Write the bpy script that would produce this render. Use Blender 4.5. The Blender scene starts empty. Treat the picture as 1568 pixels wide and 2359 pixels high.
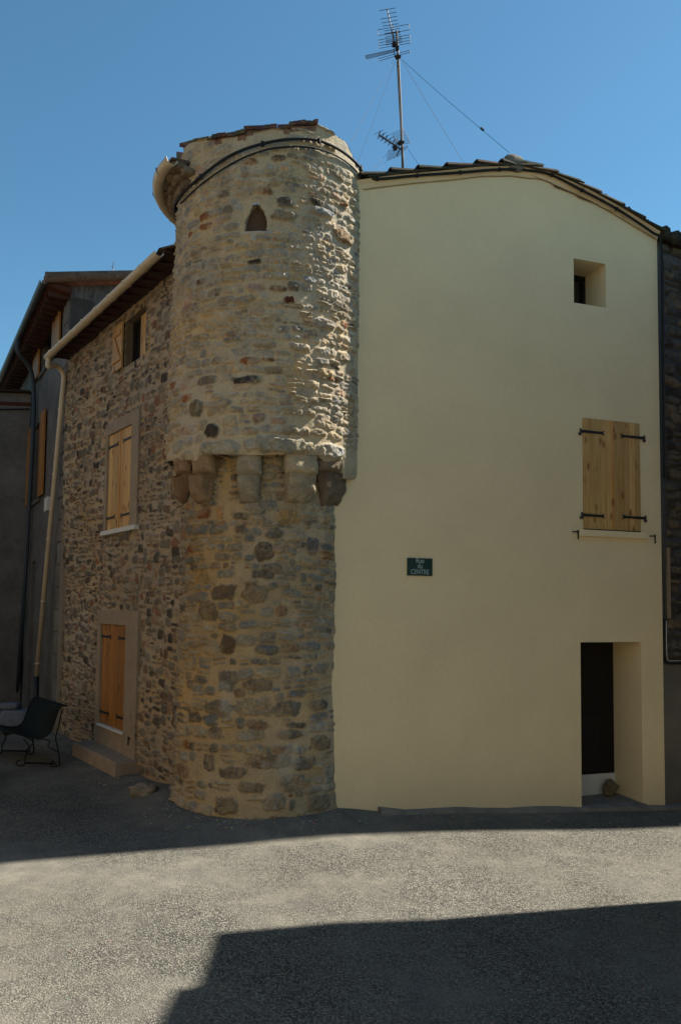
import bpy, bmesh, math, random
import numpy as np
from mathutils import Vector, Matrix
R = math.radians
random.seed(7)
scene = bpy.context.scene
col = scene.collection

# ------------------------------------------------------------------ camera
FP, CX, CY, W0 = 1800.0, 784.0, 1179.0, 1568.0
PITCH, ROLL, SHY = R(3.5), 0.0105, 0.071
EYE = Vector((0, 0, 2.4))
cd = bpy.data.cameras.new('camera'); cam = bpy.data.objects.new('camera', cd); col.objects.link(cam)
cd.sensor_fit = 'HORIZONTAL'; cd.sensor_width = 36.0; cd.lens = 36.0 * FP / W0
cd.shift_y = SHY; cd.clip_end = 2000; cd.clip_start = 0.05
MR = Matrix.Rotation(R(90) + PITCH, 3, 'X') @ Matrix.Rotation(ROLL, 3, 'Z')
cam.matrix_world = Matrix.Translation(EYE) @ MR.to_4x4()
scene.camera = cam
# ------------------------------------------------------------------ sky, sun, exposure
SUN_AZ, SUN_EL = 20.4, 46.0            # azimuth measured from +X towards +Y
w = bpy.data.worlds.new('World'); scene.world = w; w.use_nodes = True
nt = w.node_tree; bg = nt.nodes['Background']; sk = nt.nodes.new('ShaderNodeTexSky')
sk.sky_type = 'NISHITA'; sk.sun_disc = False
sk.sun_elevation = R(SUN_EL); sk.sun_rotation = R(90 - SUN_AZ)
sk.air_density = 1.0; sk.dust_density = 0.2; sk.ozone_density = 1.0; sk.altitude = 300
tint = nt.nodes.new('ShaderNodeMix'); tint.data_type = 'RGBA'; tint.blend_type = 'MULTIPLY'; tint.inputs[0].default_value = 1; tint.inputs[7].default_value = (.57, .90, .93, 1)
nt.links.new(sk.outputs[0], tint.inputs[6]); nt.links.new(tint.outputs[2], bg.inputs[0]); bg.inputs[1].default_value = 0.068
sl = bpy.data.lights.new('sun', 'SUN'); sl.energy = 5.0; sl.angle = R(0.55); sl.color = (1.0, 0.93, 0.82)
so = bpy.data.objects.new('sun', sl); col.objects.link(so)
sd = Vector((math.cos(R(SUN_EL)) * math.cos(R(SUN_AZ)), math.cos(R(SUN_EL)) * math.sin(R(SUN_AZ)), math.sin(R(SUN_EL))))
so.rotation_euler = (-sd).to_track_quat('-Z', 'Y').to_euler(); so.location = (6, 4, 20)
vs = scene.view_settings
vs.view_transform = 'Standard'; vs.look = 'None'; vs.gamma = 1; vs.exposure = 1.22

# ------------------------------------------------------------------ helpers
def ray(px, py):
    d = Vector(((px - CX) / FP, (CY - py) / FP + SHY * W0 / FP, -1.0))
    return (MR @ d).normalized()
def hit(px, py, p0, n):
    d = ray(px, py); return EYE + d * ((p0 - EYE).dot(n) / d.dot(n))
def atY(px, py, Y): return hit(px, py, Vector((0, Y, 0)), Vector((0, 1, 0)))
class Wall:
    def __init__(s, x, y, ux, uy, side):
        s.p = Vector((x, y, 0)); s.u = Vector((ux, uy, 0)).normalized()
        s.n = Vector((s.u.y, -s.u.x, 0)) * side
    def P(s, t, z, d=0.0): return s.p + s.u * t + s.n * d + Vector((0, 0, z))
    def tz(s, px, py, d=0.0):
        h = hit(px, py, s.p + s.n * d, s.n); return ((h - s.p).dot(s.u), h.z)
FW = Wall(-0.045, 9.26, .945, .326, 1)        # rendered gable front
LW = Wall(-2.18, 10.2, -.579, .815, -1)       # stone side wall
def sm(a, b, x):
    x = np.clip((x - a) / (b - a), 0, 1); return x * x * (3 - 2 * x)
def gz(x, y):                                  # height of the paved ground
    x = np.asarray(x, float); y = np.asarray(y, float)
    z = -0.062 * np.clip(x, 0, 9)
    z = z + 0.012 * np.sin(x * 1.3 + .7 * y) * np.sin(y * .9 - .4 * x + 1)
    d = np.hypot(x + .94, y - 9.85)
    z = z + 0.07 * (1 - sm(1.05, 1.75, d))
    s = (x + 2.18) * (-.579) + (y - 10.2) * .815; dl = (x + 2.18) * (-.815) + (y - 10.2) * (-.579)
    z = z + 0.06 * (1 - sm(0.1, .9, np.abs(dl))) * sm(-1, 0, s) * (1 - sm(5, 7, s))
    return z
def g1(x, y): return float(gz(x, y))

class MB:
    def __init__(s): s.v = []; s.f = []; s.c = []
    def add(s, vs_, fs, c=(1, 1, 1)):
        b = len(s.v); s.v += [tuple(v) for v in vs_]; s.f += [tuple(i + b for i in f) for f in fs]; s.c += [c] * len(vs_); return s
    def hexa(s, a, b, c=(1, 1, 1)):            # two quads a (4 pts), b (4 pts)
        return s.add(list(a) + list(b), [(3, 2, 1, 0), (4, 5, 6, 7), (0, 1, 5, 4), (1, 2, 6, 5), (2, 3, 7, 6), (3, 0, 4, 7)], c)
    def wbox(s, W, t0, t1, z0, z1, d0, d1, c=(1, 1, 1)):
        return s.hexa([W.P(t0, z0, d0), W.P(t1, z0, d0), W.P(t1, z1, d0), W.P(t0, z1, d0)],
                      [W.P(t0, z0, d1), W.P(t1, z0, d1), W.P(t1, z1, d1), W.P(t0, z1, d1)], c)
    def obox(s, c0, ax, ay, az, c=(1, 1, 1)):  # centre and three half axes
        q = lambda i, j, k: c0 + ax * i + ay * j + az * k
        return s.hexa([q(-1, -1, -1), q(1, -1, -1), q(1, 1, -1), q(-1, 1, -1)], [q(-1, -1, 1), q(1, -1, 1), q(1, 1, 1), q(-1, 1, 1)], c)
    def prism(s, poly, e, c=(1, 1, 1)):
        n = len(poly); e = Vector(e)
        return s.add([Vector(p) for p in poly] + [Vector(p) + e for p in poly],
                     [tuple(range(n))[::-1], tuple(range(n, 2 * n))] + [(i, (i + 1) % n, n + (i + 1) % n, n + i) for i in range(n)], c)
    def tube(s, pts, r, n=8, c=(1, 1, 1), cap=True):
        pts = [Vector(p) for p in pts]; L = len(pts); rs = r if isinstance(r, (list, tuple)) else [r] * L
        vv = []; up = None
        for i, p in enumerate(pts):
            t = (pts[min(i + 1, L - 1)] - pts[max(i - 1, 0)]).normalized()
            if up is None:
                up = Vector((0, 0, 1)) if abs(t.z) < .9 else Vector((1, 0, 0))
            a = (up - t * up.dot(t)).normalized(); up = a; b = t.cross(a)
            for k in range(n):
                w_ = 2 * math.pi * k / n; vv.append(p + (a * math.cos(w_) + b * math.sin(w_)) * rs[i])
        ff = [(i * n + k, i * n + (k + 1) % n, (i + 1) * n + (k + 1) % n, (i + 1) * n + k) for i in range(L - 1) for k in range(n)]
        if cap: ff += [tuple(range(n))[::-1], tuple((L - 1) * n + k for k in range(n))]
        return s.add(vv, ff, c)
    def channel(s, pts, r, up=Vector((0, 0, 1)), th=.006, c=(1, 1, 1), n=10):   # half-round gutter, open on top
        pts = [Vector(p) for p in pts]; L = len(pts); vv = []
        for i, p in enumerate(pts):
            t = (pts[min(i + 1, L - 1)] - pts[max(i - 1, 0)]).normalized(); b = t.cross(up).normalized()
            for rr in (r, r - th):
                for k in range(n + 1):
                    w_ = math.pi * k / n; vv.append(p + b * math.cos(w_) * rr - up * math.sin(w_) * rr)
        m = n + 1; ff = []
        for i in range(L - 1):
            for q in range(2):
                for k in range(n):
                    a = i * 2 * m + q * m + k; ff.append((a, a + 1, a + 1 + 2 * m, a + 2 * m))
            for k in (0, n):
                a = i * 2 * m + k; ff.append((a, a + m, a + m + 2 * m, a + 2 * m))
        for i in (0, L - 1):
            for k in range(n):
                a = i * 2 * m + k; ff.append((a, a + 1, a + 1 + m, a + m))
        return s.add(vv, ff, c)
    def build(s, name, mat, parent=None, smooth=False, bevel=0, seg=2):
        me = bpy.data.meshes.new(name); off = Vector(parent['_o']) if parent is not None and '_o' in parent else Vector((0, 0, 0))
        if parent is None: off = Vector((0, 0, 0))
        v = np.array(s.v, float) - np.array(off)
        me.from_pydata(v.tolist(), [], s.f)
        ca = me.color_attributes.new('Col', 'FLOAT_COLOR', 'POINT')
        ca.data.foreach_set('color', np.hstack([np.array(s.c, float).reshape(-1, 3), np.ones((len(s.v), 1))]).ravel())
        me.validate()
        bm = bmesh.new(); bm.from_mesh(me); bmesh.ops.recalc_face_normals(bm, faces=bm.faces); bm.to_mesh(me); bm.free()
        me.materials.append(mat)
        if smooth: me.polygons.foreach_set('use_smooth', [True] * len(me.polygons))
        o = bpy.data.objects.new(name, me); col.objects.link(o)
        if parent is not None:
            o.parent = parent; o['_o'] = tuple(off)
        if bevel:
            b = o.modifiers.new('bevel', 'BEVEL'); b.width = bevel; b.segments = seg; b.limit_method = 'ANGLE'
        return o
def tag(o, label=None, cat=None, group=None, kind=None):
    for k, v in (('label', label), ('category', cat), ('group', group), ('kind', kind)):
        if v: o[k] = v
    return o
def thing(name, label, cat, loc, group=None):
    o = bpy.data.objects.new(name, None); col.objects.link(o); o.location = loc; o['_o'] = tuple(loc); o.empty_display_size = .2
    return tag(o, label, cat, group)
def spline(pts, n=8):
    pts = [Vector(p) for p in pts]; out = []
    for i in range(len(pts) - 1):
        p0, p1, p2, p3 = pts[max(i - 1, 0)], pts[i], pts[i + 1], pts[min(i + 2, len(pts) - 1)]
        for k in range(n):
            t = k / n
            out.append(.5 * ((2 * p1) + (p2 - p0) * t + (2 * p0 - 5 * p1 + 4 * p2 - p3) * t * t + (3 * p1 - p0 - 3 * p2 + p3) * t ** 3))
    return out + [pts[-1]]

# ------------------------------------------------------------------ noise and stone fields
_lat = np.random.RandomState(11).rand(256, 256)
def vn(u, v, f, seed=0):
    u = u * f + seed * 17.31; v = v * f + seed * 9.17
    i = np.floor(u).astype(int); j = np.floor(v).astype(int); a = u - i; b = v - j
    a = a * a * (3 - 2 * a); b = b * b * (3 - 2 * b); i &= 255; j &= 255; i2 = (i + 1) & 255; j2 = (j + 1) & 255
    return (_lat[i, j] * (1 - a) + _lat[i2, j] * a) * (1 - b) + (_lat[i, j2] * (1 - a) + _lat[i2, j2] * a) * b
def fbm(u, v, f, o=4, seed=0):
    r = 0; am = 1; s_ = 0
    for k in range(o): r = r + am * vn(u, v, f * 2 ** k, seed + k * 3); s_ += am; am *= .5
    return r / s_ * 2 - 1
def rubble(u0, u1, v0, v1, hfun, asp, gap, pal, seed, prot=(.012, .03), skip=0.0, split=.15, jit=.25):
    rs = np.random.RandomState(seed); out = []; v = v0
    while v < v1:
        h = hfun(v) * rs.uniform(.75, 1.3); u = u0 - rs.rand() * .2
        while u < u1:
            wd = h * rs.uniform(*asp); n = 2 if rs.rand() < split and h > .07 else 1
            for k in range(n):
                hh = h / n
                if rs.rand() < skip: continue
                c = np.array(pal[rs.choice(len(pal), p=pal_w(pal))][1]) * rs.uniform(.8, 1.2)
                out.append((u + wd / 2 + rs.uniform(-1, 1) * jit * gap * 2, v + hh * (k + .5) + rs.uniform(-1, 1) * jit * hh * .5 + .35 * h * math.sin(u * 1.9 + v * 3.1),
                            max(wd / 2 - gap * rs.uniform(.5, 1.5), .012), max(hh / 2 - gap * rs.uniform(.5, 1.5), .01), rs.uniform(-.13, .13),
                            rs.uniform(2.0, 5.0), rs.uniform(*prot), c, rs.uniform(-.5, .5), rs.uniform(-.5, .5), rs.rand()))
            u += wd
        v += h
    return out
def pal_w(pal):
    a = np.array([p[0] for p in pal], float); return a / a.sum()
def stone_field(U, V, stones, mortar, seed=0, smear=0.0, warp=.018, rough=.006, mvar=.18):
    """U, V: 1-d coordinate arrays. Returns height and colour of a rubble wall."""
    UU, VV = np.meshgrid(U, V, indexing='ij')
    WU = UU + warp * fbm(UU, VV, 9, 3, seed + 1); WV = VV + warp * .7 * fbm(UU, VV, 9, 3, seed + 40)
    H = np.zeros_like(UU); K = np.zeros_like(UU); C = np.zeros(UU.shape + (3,))
    fine = fbm(UU, VV, 38, 3, seed + 5); mid = fbm(UU, VV, 7, 3, seed + 9); big = fbm(UU, VV, 1.1, 3, seed + 21)
    lump = fbm(UU, VV, 15, 2, seed + 71)
    sme = sm(-.25, .35, fbm(UU, VV, 5, 3, seed + 60) + .5 * fine)
    for (cu, cv, a, b, ro, p, pr, c, tu, tv, rnd) in stones:
        m = max(a, b) * 1.3 + .03
        i0, i1 = np.searchsorted(U, [cu - m, cu + m]); j0, j1 = np.searchsorted(V, [cv - m, cv + m])
        if i1 - i0 < 2 or j1 - j0 < 2: continue
        s_ = (slice(i0, i1), slice(j0, j1))
        x = WU[s_] - cu; y = WV[s_] - cv; x, y = x * math.cos(ro) + y * math.sin(ro), -x * math.sin(ro) + y * math.cos(ro)
        d = (np.abs(x / a) ** p + np.abs(y / b) ** p) ** (1 / p)
        d = d + .10 * fine[s_] + .30 * lump[s_]
        e = min(.012 / min(a, b), .3)
        k = 1 - sm(1 - e, 1 + e, d)
        hh = pr * (1 - sm(.74, 1.06, d)) * (1 + .35 * lump[s_] + .45 * (tu * x / a + tv * y / b)) + k * pr * .45 + k * rough * (fine[s_] * 2.4 + lump[s_])
        upd = hh > H[s_]
        H[s_] = np.where(upd, hh, H[s_])
        upd2 = k > K[s_]
        cc = c[None, None, :] * (1 + .30 * mid[s_] + .22 * fine[s_])[..., None]
        cc = cc * (1 + np.array([.10, .02, -.10]) * (np.sin(9 * mid[s_] + 6 * rnd))[..., None])
        C[s_] = np.where(upd2[..., None], cc, C[s_]); K[s_] = np.where(upd2, k, K[s_])
    K2 = K * (1 - smear * sme)
    mo = np.array(mortar)[None, None, :] * (1 + mvar * big + .12 * mid + .09 * fine)[..., None]
    mo = mo * (1 + np.array([.06, 0, -.12]) * (fbm(UU, VV, 1.7, 2, seed + 77) * 2)[..., None])
    C = C * K2[..., None] + mo * (1 - K2[..., None])
    H = H + rough * (.8 * fbm(UU, VV, 16, 3, seed + 3) + .5 * mid)
    return H, np.clip(C, .01, .9)
def grid_obj(name, P, C, mat, parent=None, keep=None, smooth=True):
    n, m = P.shape[:2]; off = np.array(parent['_o']) if parent is not None else np.zeros(3)
    idx = np.arange(n * m).reshape(n, m)
    q = np.stack([idx[:-1, :-1], idx[1:, :-1], idx[1:, 1:], idx[:-1, 1:]], -1)
    if keep is not None: q = q[keep]
    q = q.reshape(-1, 4)
    me = bpy.data.meshes.new(name); me.vertices.add(n * m); me.vertices.foreach_set('co', (P.reshape(-1, 3) - off).astype(np.float32).ravel())
    me.loops.add(len(q) * 4); me.loops.foreach_set('vertex_index', q.astype(np.int32).ravel())
    me.polygons.add(len(q)); me.polygons.foreach_set('loop_start', (np.arange(len(q)) * 4).astype(np.int32))
    me.polygons.foreach_set('use_smooth', [smooth] * len(q))
    me.update(calc_edges=True)
    ca = me.color_attributes.new('Col', 'FLOAT_COLOR', 'POINT')
    ca.data.foreach_set('color', np.concatenate([C, np.ones(C.shape[:2] + (1,))], -1).astype(np.float32).ravel())
    me.materials.append(mat)
    o = bpy.data.objects.new(name, me); col.objects.link(o)
    if parent is not None: o.parent = parent; o['_o'] = tuple(off)
    return o

# ------------------------------------------------------------------ materials
def mat(name, base=(.5, .5, .5), rough=.8, spec=.3, metal=0, use_col=True, var=.0, vscale=3.0, fvar=0, fscale=60, bump=0, bscale=80, bdist=.004, stretch=None):
    m = bpy.data.materials.new(name); m.use_nodes = True; t = m.node_tree; N = t.nodes; L = t.links
    b = N['Principled BSDF']; b.inputs['Roughness'].default_value = rough; b.inputs['Specular IOR Level'].default_value = spec; b.inputs['Metallic'].default_value = metal
    tc = N.new('ShaderNodeTexCoord'); vec = tc.outputs['Object']
    if stretch:
        mp = N.new('ShaderNodeMapping'); mp.inputs['Scale'].default_value = stretch; L.new(vec, mp.inputs[0]); vec = mp.outputs[0]
    rgb = N.new('ShaderNodeRGB'); rgb.outputs[0].default_value = (*base, 1); cur = rgb.outputs[0]
    def mul(a, c_):
        x = N.new('ShaderNodeMix'); x.data_type = 'RGBA'; x.blend_type = 'MULTIPLY'; x.inputs[0].default_value = 1
        L.new(a, x.inputs[6]); L.new(c_, x.inputs[7]); return x.outputs[2]
    if use_col:
        at = N.new('ShaderNodeAttribute'); at.attribute_name = 'Col'; cur = mul(cur, at.outputs['Color'])
    for sc_, am, det in ((vscale, var, 5), (fscale, fvar, 4)):
        if am:
            nz = N.new('ShaderNodeTexNoise'); nz.inputs['Scale'].default_value = sc_; nz.inputs['Detail'].default_value = det; nz.inputs['Roughness'].default_value = .6
            L.new(vec, nz.inputs['Vector'])
            mr = N.new('ShaderNodeMapRange'); mr.inputs[1].default_value = .3; mr.inputs[2].default_value = .7; mr.inputs[3].default_value = 1 - am; mr.inputs[4].default_value = 1 + am
            L.new(nz.outputs[0], mr.inputs[0]); cur = mul(cur, mr.outputs[0])
    L.new(cur, b.inputs['Base Color'])
    if bump:
        nz = N.new('ShaderNodeTexNoise'); nz.inputs['Scale'].default_value = bscale; nz.inputs['Detail'].default_value = 6; nz.inputs['Roughness'].default_value = .65
        L.new(vec, nz.inputs['Vector'])
        bp = N.new('ShaderNodeBump'); bp.inputs['Strength'].default_value = bump; bp.inputs['Distance'].default_value = bdist
        L.new(nz.outputs[0], bp.inputs['Height']); L.new(bp.outputs[0], b.inputs['Normal'])
    m['tc'] = 1
    return m
M_STONE = mat('rubble_masonry', (1, 1, 1), .92, .15, fvar=.20, fscale=55, bump=.8, bscale=60, bdist=.016)
M_ROCK = mat('corbel_stone', (1, 1, 1), .9, .2, var=.18, vscale=7, fvar=.22, fscale=55, bump=.8, bscale=45, bdist=.02)
M_PLASTER = mat('cream_render', (.70, .575, .355), .92, .15, var=.05, vscale=1.1, fvar=.035, fscale=30, bump=.25, bscale=110, bdist=.003)
M_BAND = mat('limestone_band', (.27, .215, .155), .9, .2, var=.12, vscale=5, fvar=.08, fscale=40, bump=.4, bscale=60, bdist=.006)
M_WHITE = mat('white_paint', (.55, .55, .52), .7, .3, var=.06, vscale=4, bump=.1, bscale=40)
M_PVC = mat('beige_gutter', (.50, .41, .28), .42, .4, var=.08, vscale=3, fvar=.05, fscale=12)
M_ZINC = mat('dark_zinc', (.06, .065, .07), .5, .5, metal=.3, var=.25, vscale=5)
M_IRON = mat('black_iron', (.012, .012, .013), .5, .4, bump=.2, bscale=90, bdist=.002)
M_CABLE = mat('black_cable', (.016, .017, .017), .7, .2)
M_YCABLE = mat('ochre_cable', (.30, .22, .10), .55, .4)
M_MAST = mat('weathered_mast', (.055, .045, .042), .6, .3, metal=.0, var=.3, vscale=8)
M_TILE = mat('clay_tile', (1, 1, 1), .9, .15, var=.30, vscale=9, fvar=.3, fscale=45, bump=.7, bscale=40, bdist=.01)
M_DOOR = mat('dark_door', (.007, .0055, .005), .6, .3, var=.2, vscale=6, stretch=(3, 3, .5))
M_GLASS = mat('window_glass', (.012, .014, .016), .08, .6)
M_ENAMEL = mat('green_enamel', (.006, .03, .022), .35, .5)
M_LETTER = mat('letter_paint', (.30, .40, .38), .5, .3)
M_BENCH = mat('bench_paint', (.005, .009, .008), .7, .12)
M_GREY = mat('grey_render', (.12, .11, .10), .95, .15, var=.28, vscale=1.6, fvar=.12, fscale=12, bump=.4, bscale=40, bdist=.008)
M_STAIN = mat('stained_render', (.10, .095, .09), .95, .15, var=.5, vscale=3.5, fvar=.3, fscale=14, bump=.5, bscale=30, bdist=.01, stretch=(1.5, 1.5, .35))
M_SOFFIT = mat('brown_soffit', (.05, .03, .022), .85, .2, var=.3, vscale=6)
M_CONC = mat('kerb_concrete', (.20, .185, .165), .95, .15, var=.2, vscale=5, fvar=.15, fscale=50, bump=.6, bscale=50, bdist=.008)
M_DARK = mat('dark_interior', (.02, .017, .014), .9, .1)

def wood(name, a, b_):
    m = bpy.data.materials.new(name); m.use_nodes = True; t = m.node_tree; N = t.nodes; L = t.links; b = N['Principled BSDF']
    b.inputs['Roughness'].default_value = .55; b.inputs['Specular IOR Level'].default_value = .3
    tc = N.new('ShaderNodeTexCoord'); mp = N.new('ShaderNodeMapping'); mp.inputs['Scale'].default_value = (14, 14, .9); L.new(tc.outputs['Object'], mp.inputs[0])
    at = N.new('ShaderNodeAttribute'); at.attribute_name = 'Col'
    ad = N.new('ShaderNodeVectorMath'); ad.operation = 'MULTIPLY_ADD'; L.new(at.outputs['Color'], ad.inputs[0]); ad.inputs[1].default_value = (37, 37, 37); L.new(mp.outputs[0], ad.inputs[2])
    nz = N.new('ShaderNodeTexNoise'); nz.inputs['Scale'].default_value = 2.2; nz.inputs['Detail'].default_value = 5; nz.inputs['Distortion'].default_value = .8; L.new(ad.outputs[0], nz.inputs['Vector'])
    cr = N.new('ShaderNodeValToRGB'); cr.color_ramp.elements[0].position = .33; cr.color_ramp.elements[1].position = .66
    cr.color_ramp.elements[0].color = (*b_, 1); cr.color_ramp.elements[1].color = (*a, 1); L.new(nz.outputs[0], cr.inputs[0])
    mp2 = N.new('ShaderNodeMapping'); mp2.inputs['Scale'].default_value = (7, 7, 3.2); L.new(tc.outputs['Object'], mp2.inputs[0])
    vo = N.new('ShaderNodeTexVoronoi'); vo.inputs['Scale'].default_value = 1.1; L.new(mp2.outputs[0], vo.inputs['Vector'])
    kr = N.new('ShaderNodeMapRange'); kr.inputs[1].default_value = .09; kr.inputs[2].default_value = .28; kr.inputs[3].default_value = 1; kr.inputs[4].default_value = 0; L.new(vo.outputs['Distance'], kr.inputs[0])
    mx = N.new('ShaderNodeMix'); mx.data_type = 'RGBA'; L.new(kr.outputs[0], mx.inputs[0]); L.new(cr.outputs[0], mx.inputs[6]); mx.inputs[7].default_value = (b_[0] * .55, b_[1] * .42, b_[2] * .4, 1)
    mu = N.new('ShaderNodeMix'); mu.data_type = 'RGBA'; mu.blend_type = 'MULTIPLY'; mu.inputs[0].default_value = 1; L.new(mx.outputs[2], mu.inputs[6]); L.new(at.outputs['Color'], mu.inputs[7])
    L.new(mu.outputs[2], b.inputs['Base Color'])
    return m
M_WOOD = wood('pine_boards', (.55, .37, .145), (.42, .235, .07))
M_WOODR = wood('orange_boards', (.38, .175, .032), (.25, .105, .022))

def ground_mat():
    m = bpy.data.materials.new('asphalt'); m.use_nodes = True; t = m.node_tree; N = t.nodes; L = t.links; b = N['Principled BSDF']
    b.inputs['Roughness'].default_value = .95; b.inputs['Specular IOR Level'].default_value = .08
    tc = N.new('ShaderNodeTexCoord'); vec = tc.outputs['Object']
    def noise(sc_, det=4, ro=.6):
        n = N.new('ShaderNodeTexNoise'); n.inputs['Scale'].default_value = sc_; n.inputs['Detail'].default_value = det; n.inputs['Roughness'].default_value = ro; L.new(vec, n.inputs['Vector']); return n.outputs[0]
    def mr(x, a, b_, c, d):
        n = N.new('ShaderNodeMapRange'); n.inputs[1].default_value = a; n.inputs[2].default_value = b_; n.inputs[3].default_value = c; n.inputs[4].default_value = d; L.new(x, n.inputs[0]); return n.outputs[0]
    def math_(op, a, b_):
        n = N.new('ShaderNodeMath'); n.operation = op
        for i, x in enumerate((a, b_)):
            if isinstance(x, (int, float)): n.inputs[i].default_value = x
            else: L.new(x, n.inputs[i])
        return n.outputs[0]
    at = N.new('ShaderNodeAttribute'); at.attribute_name = 'Col'
    sp = N.new('ShaderNodeSeparateColor'); L.new(at.outputs['Color'], sp.inputs[0])
    vo = N.new('ShaderNodeTexVoronoi'); vo.inputs['Scale'].default_value = 76; L.new(vec, vo.inputs['Vector'])
    vo2 = N.new('ShaderNodeTexVoronoi'); vo2.inputs['Scale'].default_value = 105; L.new(vec, vo2.inputs['Vector'])
    grain = mr(vo.outputs['Distance'], .35, .75, 1.0, 0.15)                 # 1 on the chips, 0 in the gaps
    tone = N.new('ShaderNodeSeparateColor'); L.new(vo.outputs['Color'], tone.inputs[0])
    chip = N.new('ShaderNodeValToRGB'); L.new(tone.outputs[0], chip.inputs[0])
    e = chip.color_ramp.elements; e[0].color = (.085, .082, .075, 1); e[1].color = (.46, .44, .38, 1)
    x = e.new(.3); x.color = (.19, .18, .16, 1); x = e.new(.72); x.color = (.32, .305, .265, 1)
    mx = N.new('ShaderNodeMix'); mx.data_type = 'RGBA'; L.new(grain, mx.inputs[0]); mx.inputs[6].default_value = (.075, .073, .068, 1); L.new(chip.outputs[0], mx.inputs[7])
    # worn dusty areas cover the chips
    wear = math_('ADD', mr(noise(.55, 5),   .42, .60, 0, .62), sp.outputs[0])
    wear = math_('MINIMUM', math_('ADD', wear, mr(noise(4, 5), .4, .65, -.15, .2)), .92)
    wear = math_('MAXIMUM', wear, 0)
    dust = N.new('ShaderNodeMix'); dust.data_type = 'RGBA'; dust.inputs[6].default_value = (.19, .182, .165, 1); dust.inputs[7].default_value = (.29, .27, .225, 1); L.new(mr(noise(3, 6), .35, .65, 0, 1), dust.inputs[0])
    m2 = N.new('ShaderNodeMix'); m2.data_type = 'RGBA'; L.new(wear, m2.inputs[0]); L.new(mx.outputs[2], m2.inputs[6]); L.new(dust.outputs[2], m2.inputs[7])
    tn = mr(noise(.8, 5), .3, .7, .9, 1.1)
    m3 = N.new('ShaderNodeMix'); m3.data_type = 'RGBA'; m3.blend_type = 'MULTIPLY'; m3.inputs[0].default_value = 1; L.new(m2.outputs[2], m3.inputs[6]); L.new(math_('MULTIPLY', tn, mr(noise(90, 2), .3, .7, .85, 1.15)), m3.inputs[7])
    # worn darker crumbled spots
    cr = mr(noise(1.7, 6, .7), .66, .74, 0, .7); m4 = N.new('ShaderNodeMix'); m4.data_type = 'RGBA'; L.new(math_('MULTIPLY', cr, mr(noise(25, 3), .4, .55, 0, 1)), m4.inputs[0]); L.new(m3.outputs[2], m4.inputs[6]); m4.inputs[7].default_value = (.045, .042, .036, 1)
    # darker part of the lane
    m5 = N.new('ShaderNodeMix'); m5.data_type = 'RGBA'; m5.blend_type = 'MULTIPLY'; L.new(sp.outputs[1], m5.inputs[0]); L.new(m4.outputs[2], m5.inputs[6]); m5.inputs[7].default_value = (.38, .38, .40, 1)
    m6 = N.new('ShaderNodeMix'); m6.data_type = 'RGBA'; m6.blend_type = 'MULTIPLY'; m6.inputs[0].default_value = 1; L.new(m5.outputs[2], m6.inputs[6]); m6.inputs[7].default_value = (.62, .62, .60, 1)
    L.new(m6.outputs[2], b.inputs['Base Color'])
    h = math_('MULTIPLY', grain, math_('SUBTRACT', 1.0, math_('MULTIPLY', wear, .85)))
    bp = N.new('ShaderNodeBump'); bp.inputs['Strength'].default_value = .9; bp.inputs['Distance'].default_value = .008; L.new(h, bp.inputs['Height'])
    bp2 = N.new('ShaderNodeBump'); bp2.inputs['Strength'].default_value = .5; bp2.inputs['Distance'].default_value = .02; L.new(noise(9, 6), bp2.inputs['Height']); L.new(bp.outputs[0], bp2.inputs['Normal'])
    L.new(bp2.outputs[0], b.inputs['Normal'])
    return m
M_GROUND = ground_mat()

# ------------------------------------------------------------------ ground
def axis(lo, hi, step, far, n=14):
    core = np.arange(lo, hi + 1e-6, step); g = np.geomspace(step * 2, far, n)
    return np.concatenate([(lo - np.cumsum(g / g.sum() * far))[::-1], core, hi + np.cumsum(g / g.sum() * far)])
gx = axis(-9, 9, .06, 240); gy = axis(1.5, 20, .06, 240)
GX, GY = np.meshgrid(gx, gy, indexing='ij'); GZ = gz(GX, GY)
dT = np.hypot(GX + .94, GY - 9.85) - 1.1
dF = np.abs((GX + .045) * .326 - (GY - 9.26) * .945) + 9 * (GX < -.3)
dL = np.abs((GX + 2.18) * (-.815) + (GY - 10.2) * (-.579)); sL = (GX + 2.18) * (-.579) + (GY - 10.2) * .815
nzz = fbm(GX, GY, .9, 4, 4)
dust = (1 - sm(.1, 1.25, dT + .5 * nzz)) * .95 + (1 - sm(.15, .8, dF + .3 * nzz)) * .5 + (1 - sm(.1, 1.0, dL + .5 * nzz)) * (sL > -1) * (sL < 6.5) * .6
dust = np.clip(dust + .55 * (1 - sm(.0, 1.0, np.abs(GY - 7.6 + .22 * (GX + 4)) + .4 * nzz)) * sm(.5, 3, -GX), 0, 1)
lane_dark = sm(0, .8, dL - 1.2 + .9 * nzz) * sm(9.0, 10.2, GY + .25 * (GX + 3) + .6 * nzz) * sm(2.4, 3.2, -GX + .4 * nzz) * .75  # darker ground in the lane, away from the side wall
grd = grid_obj('ground', np.stack([GX, GY, GZ], -1), np.stack([dust, lane_dark, lane_dark * 0], -1), M_GROUND)
tag(grd, kind='structure')

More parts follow.
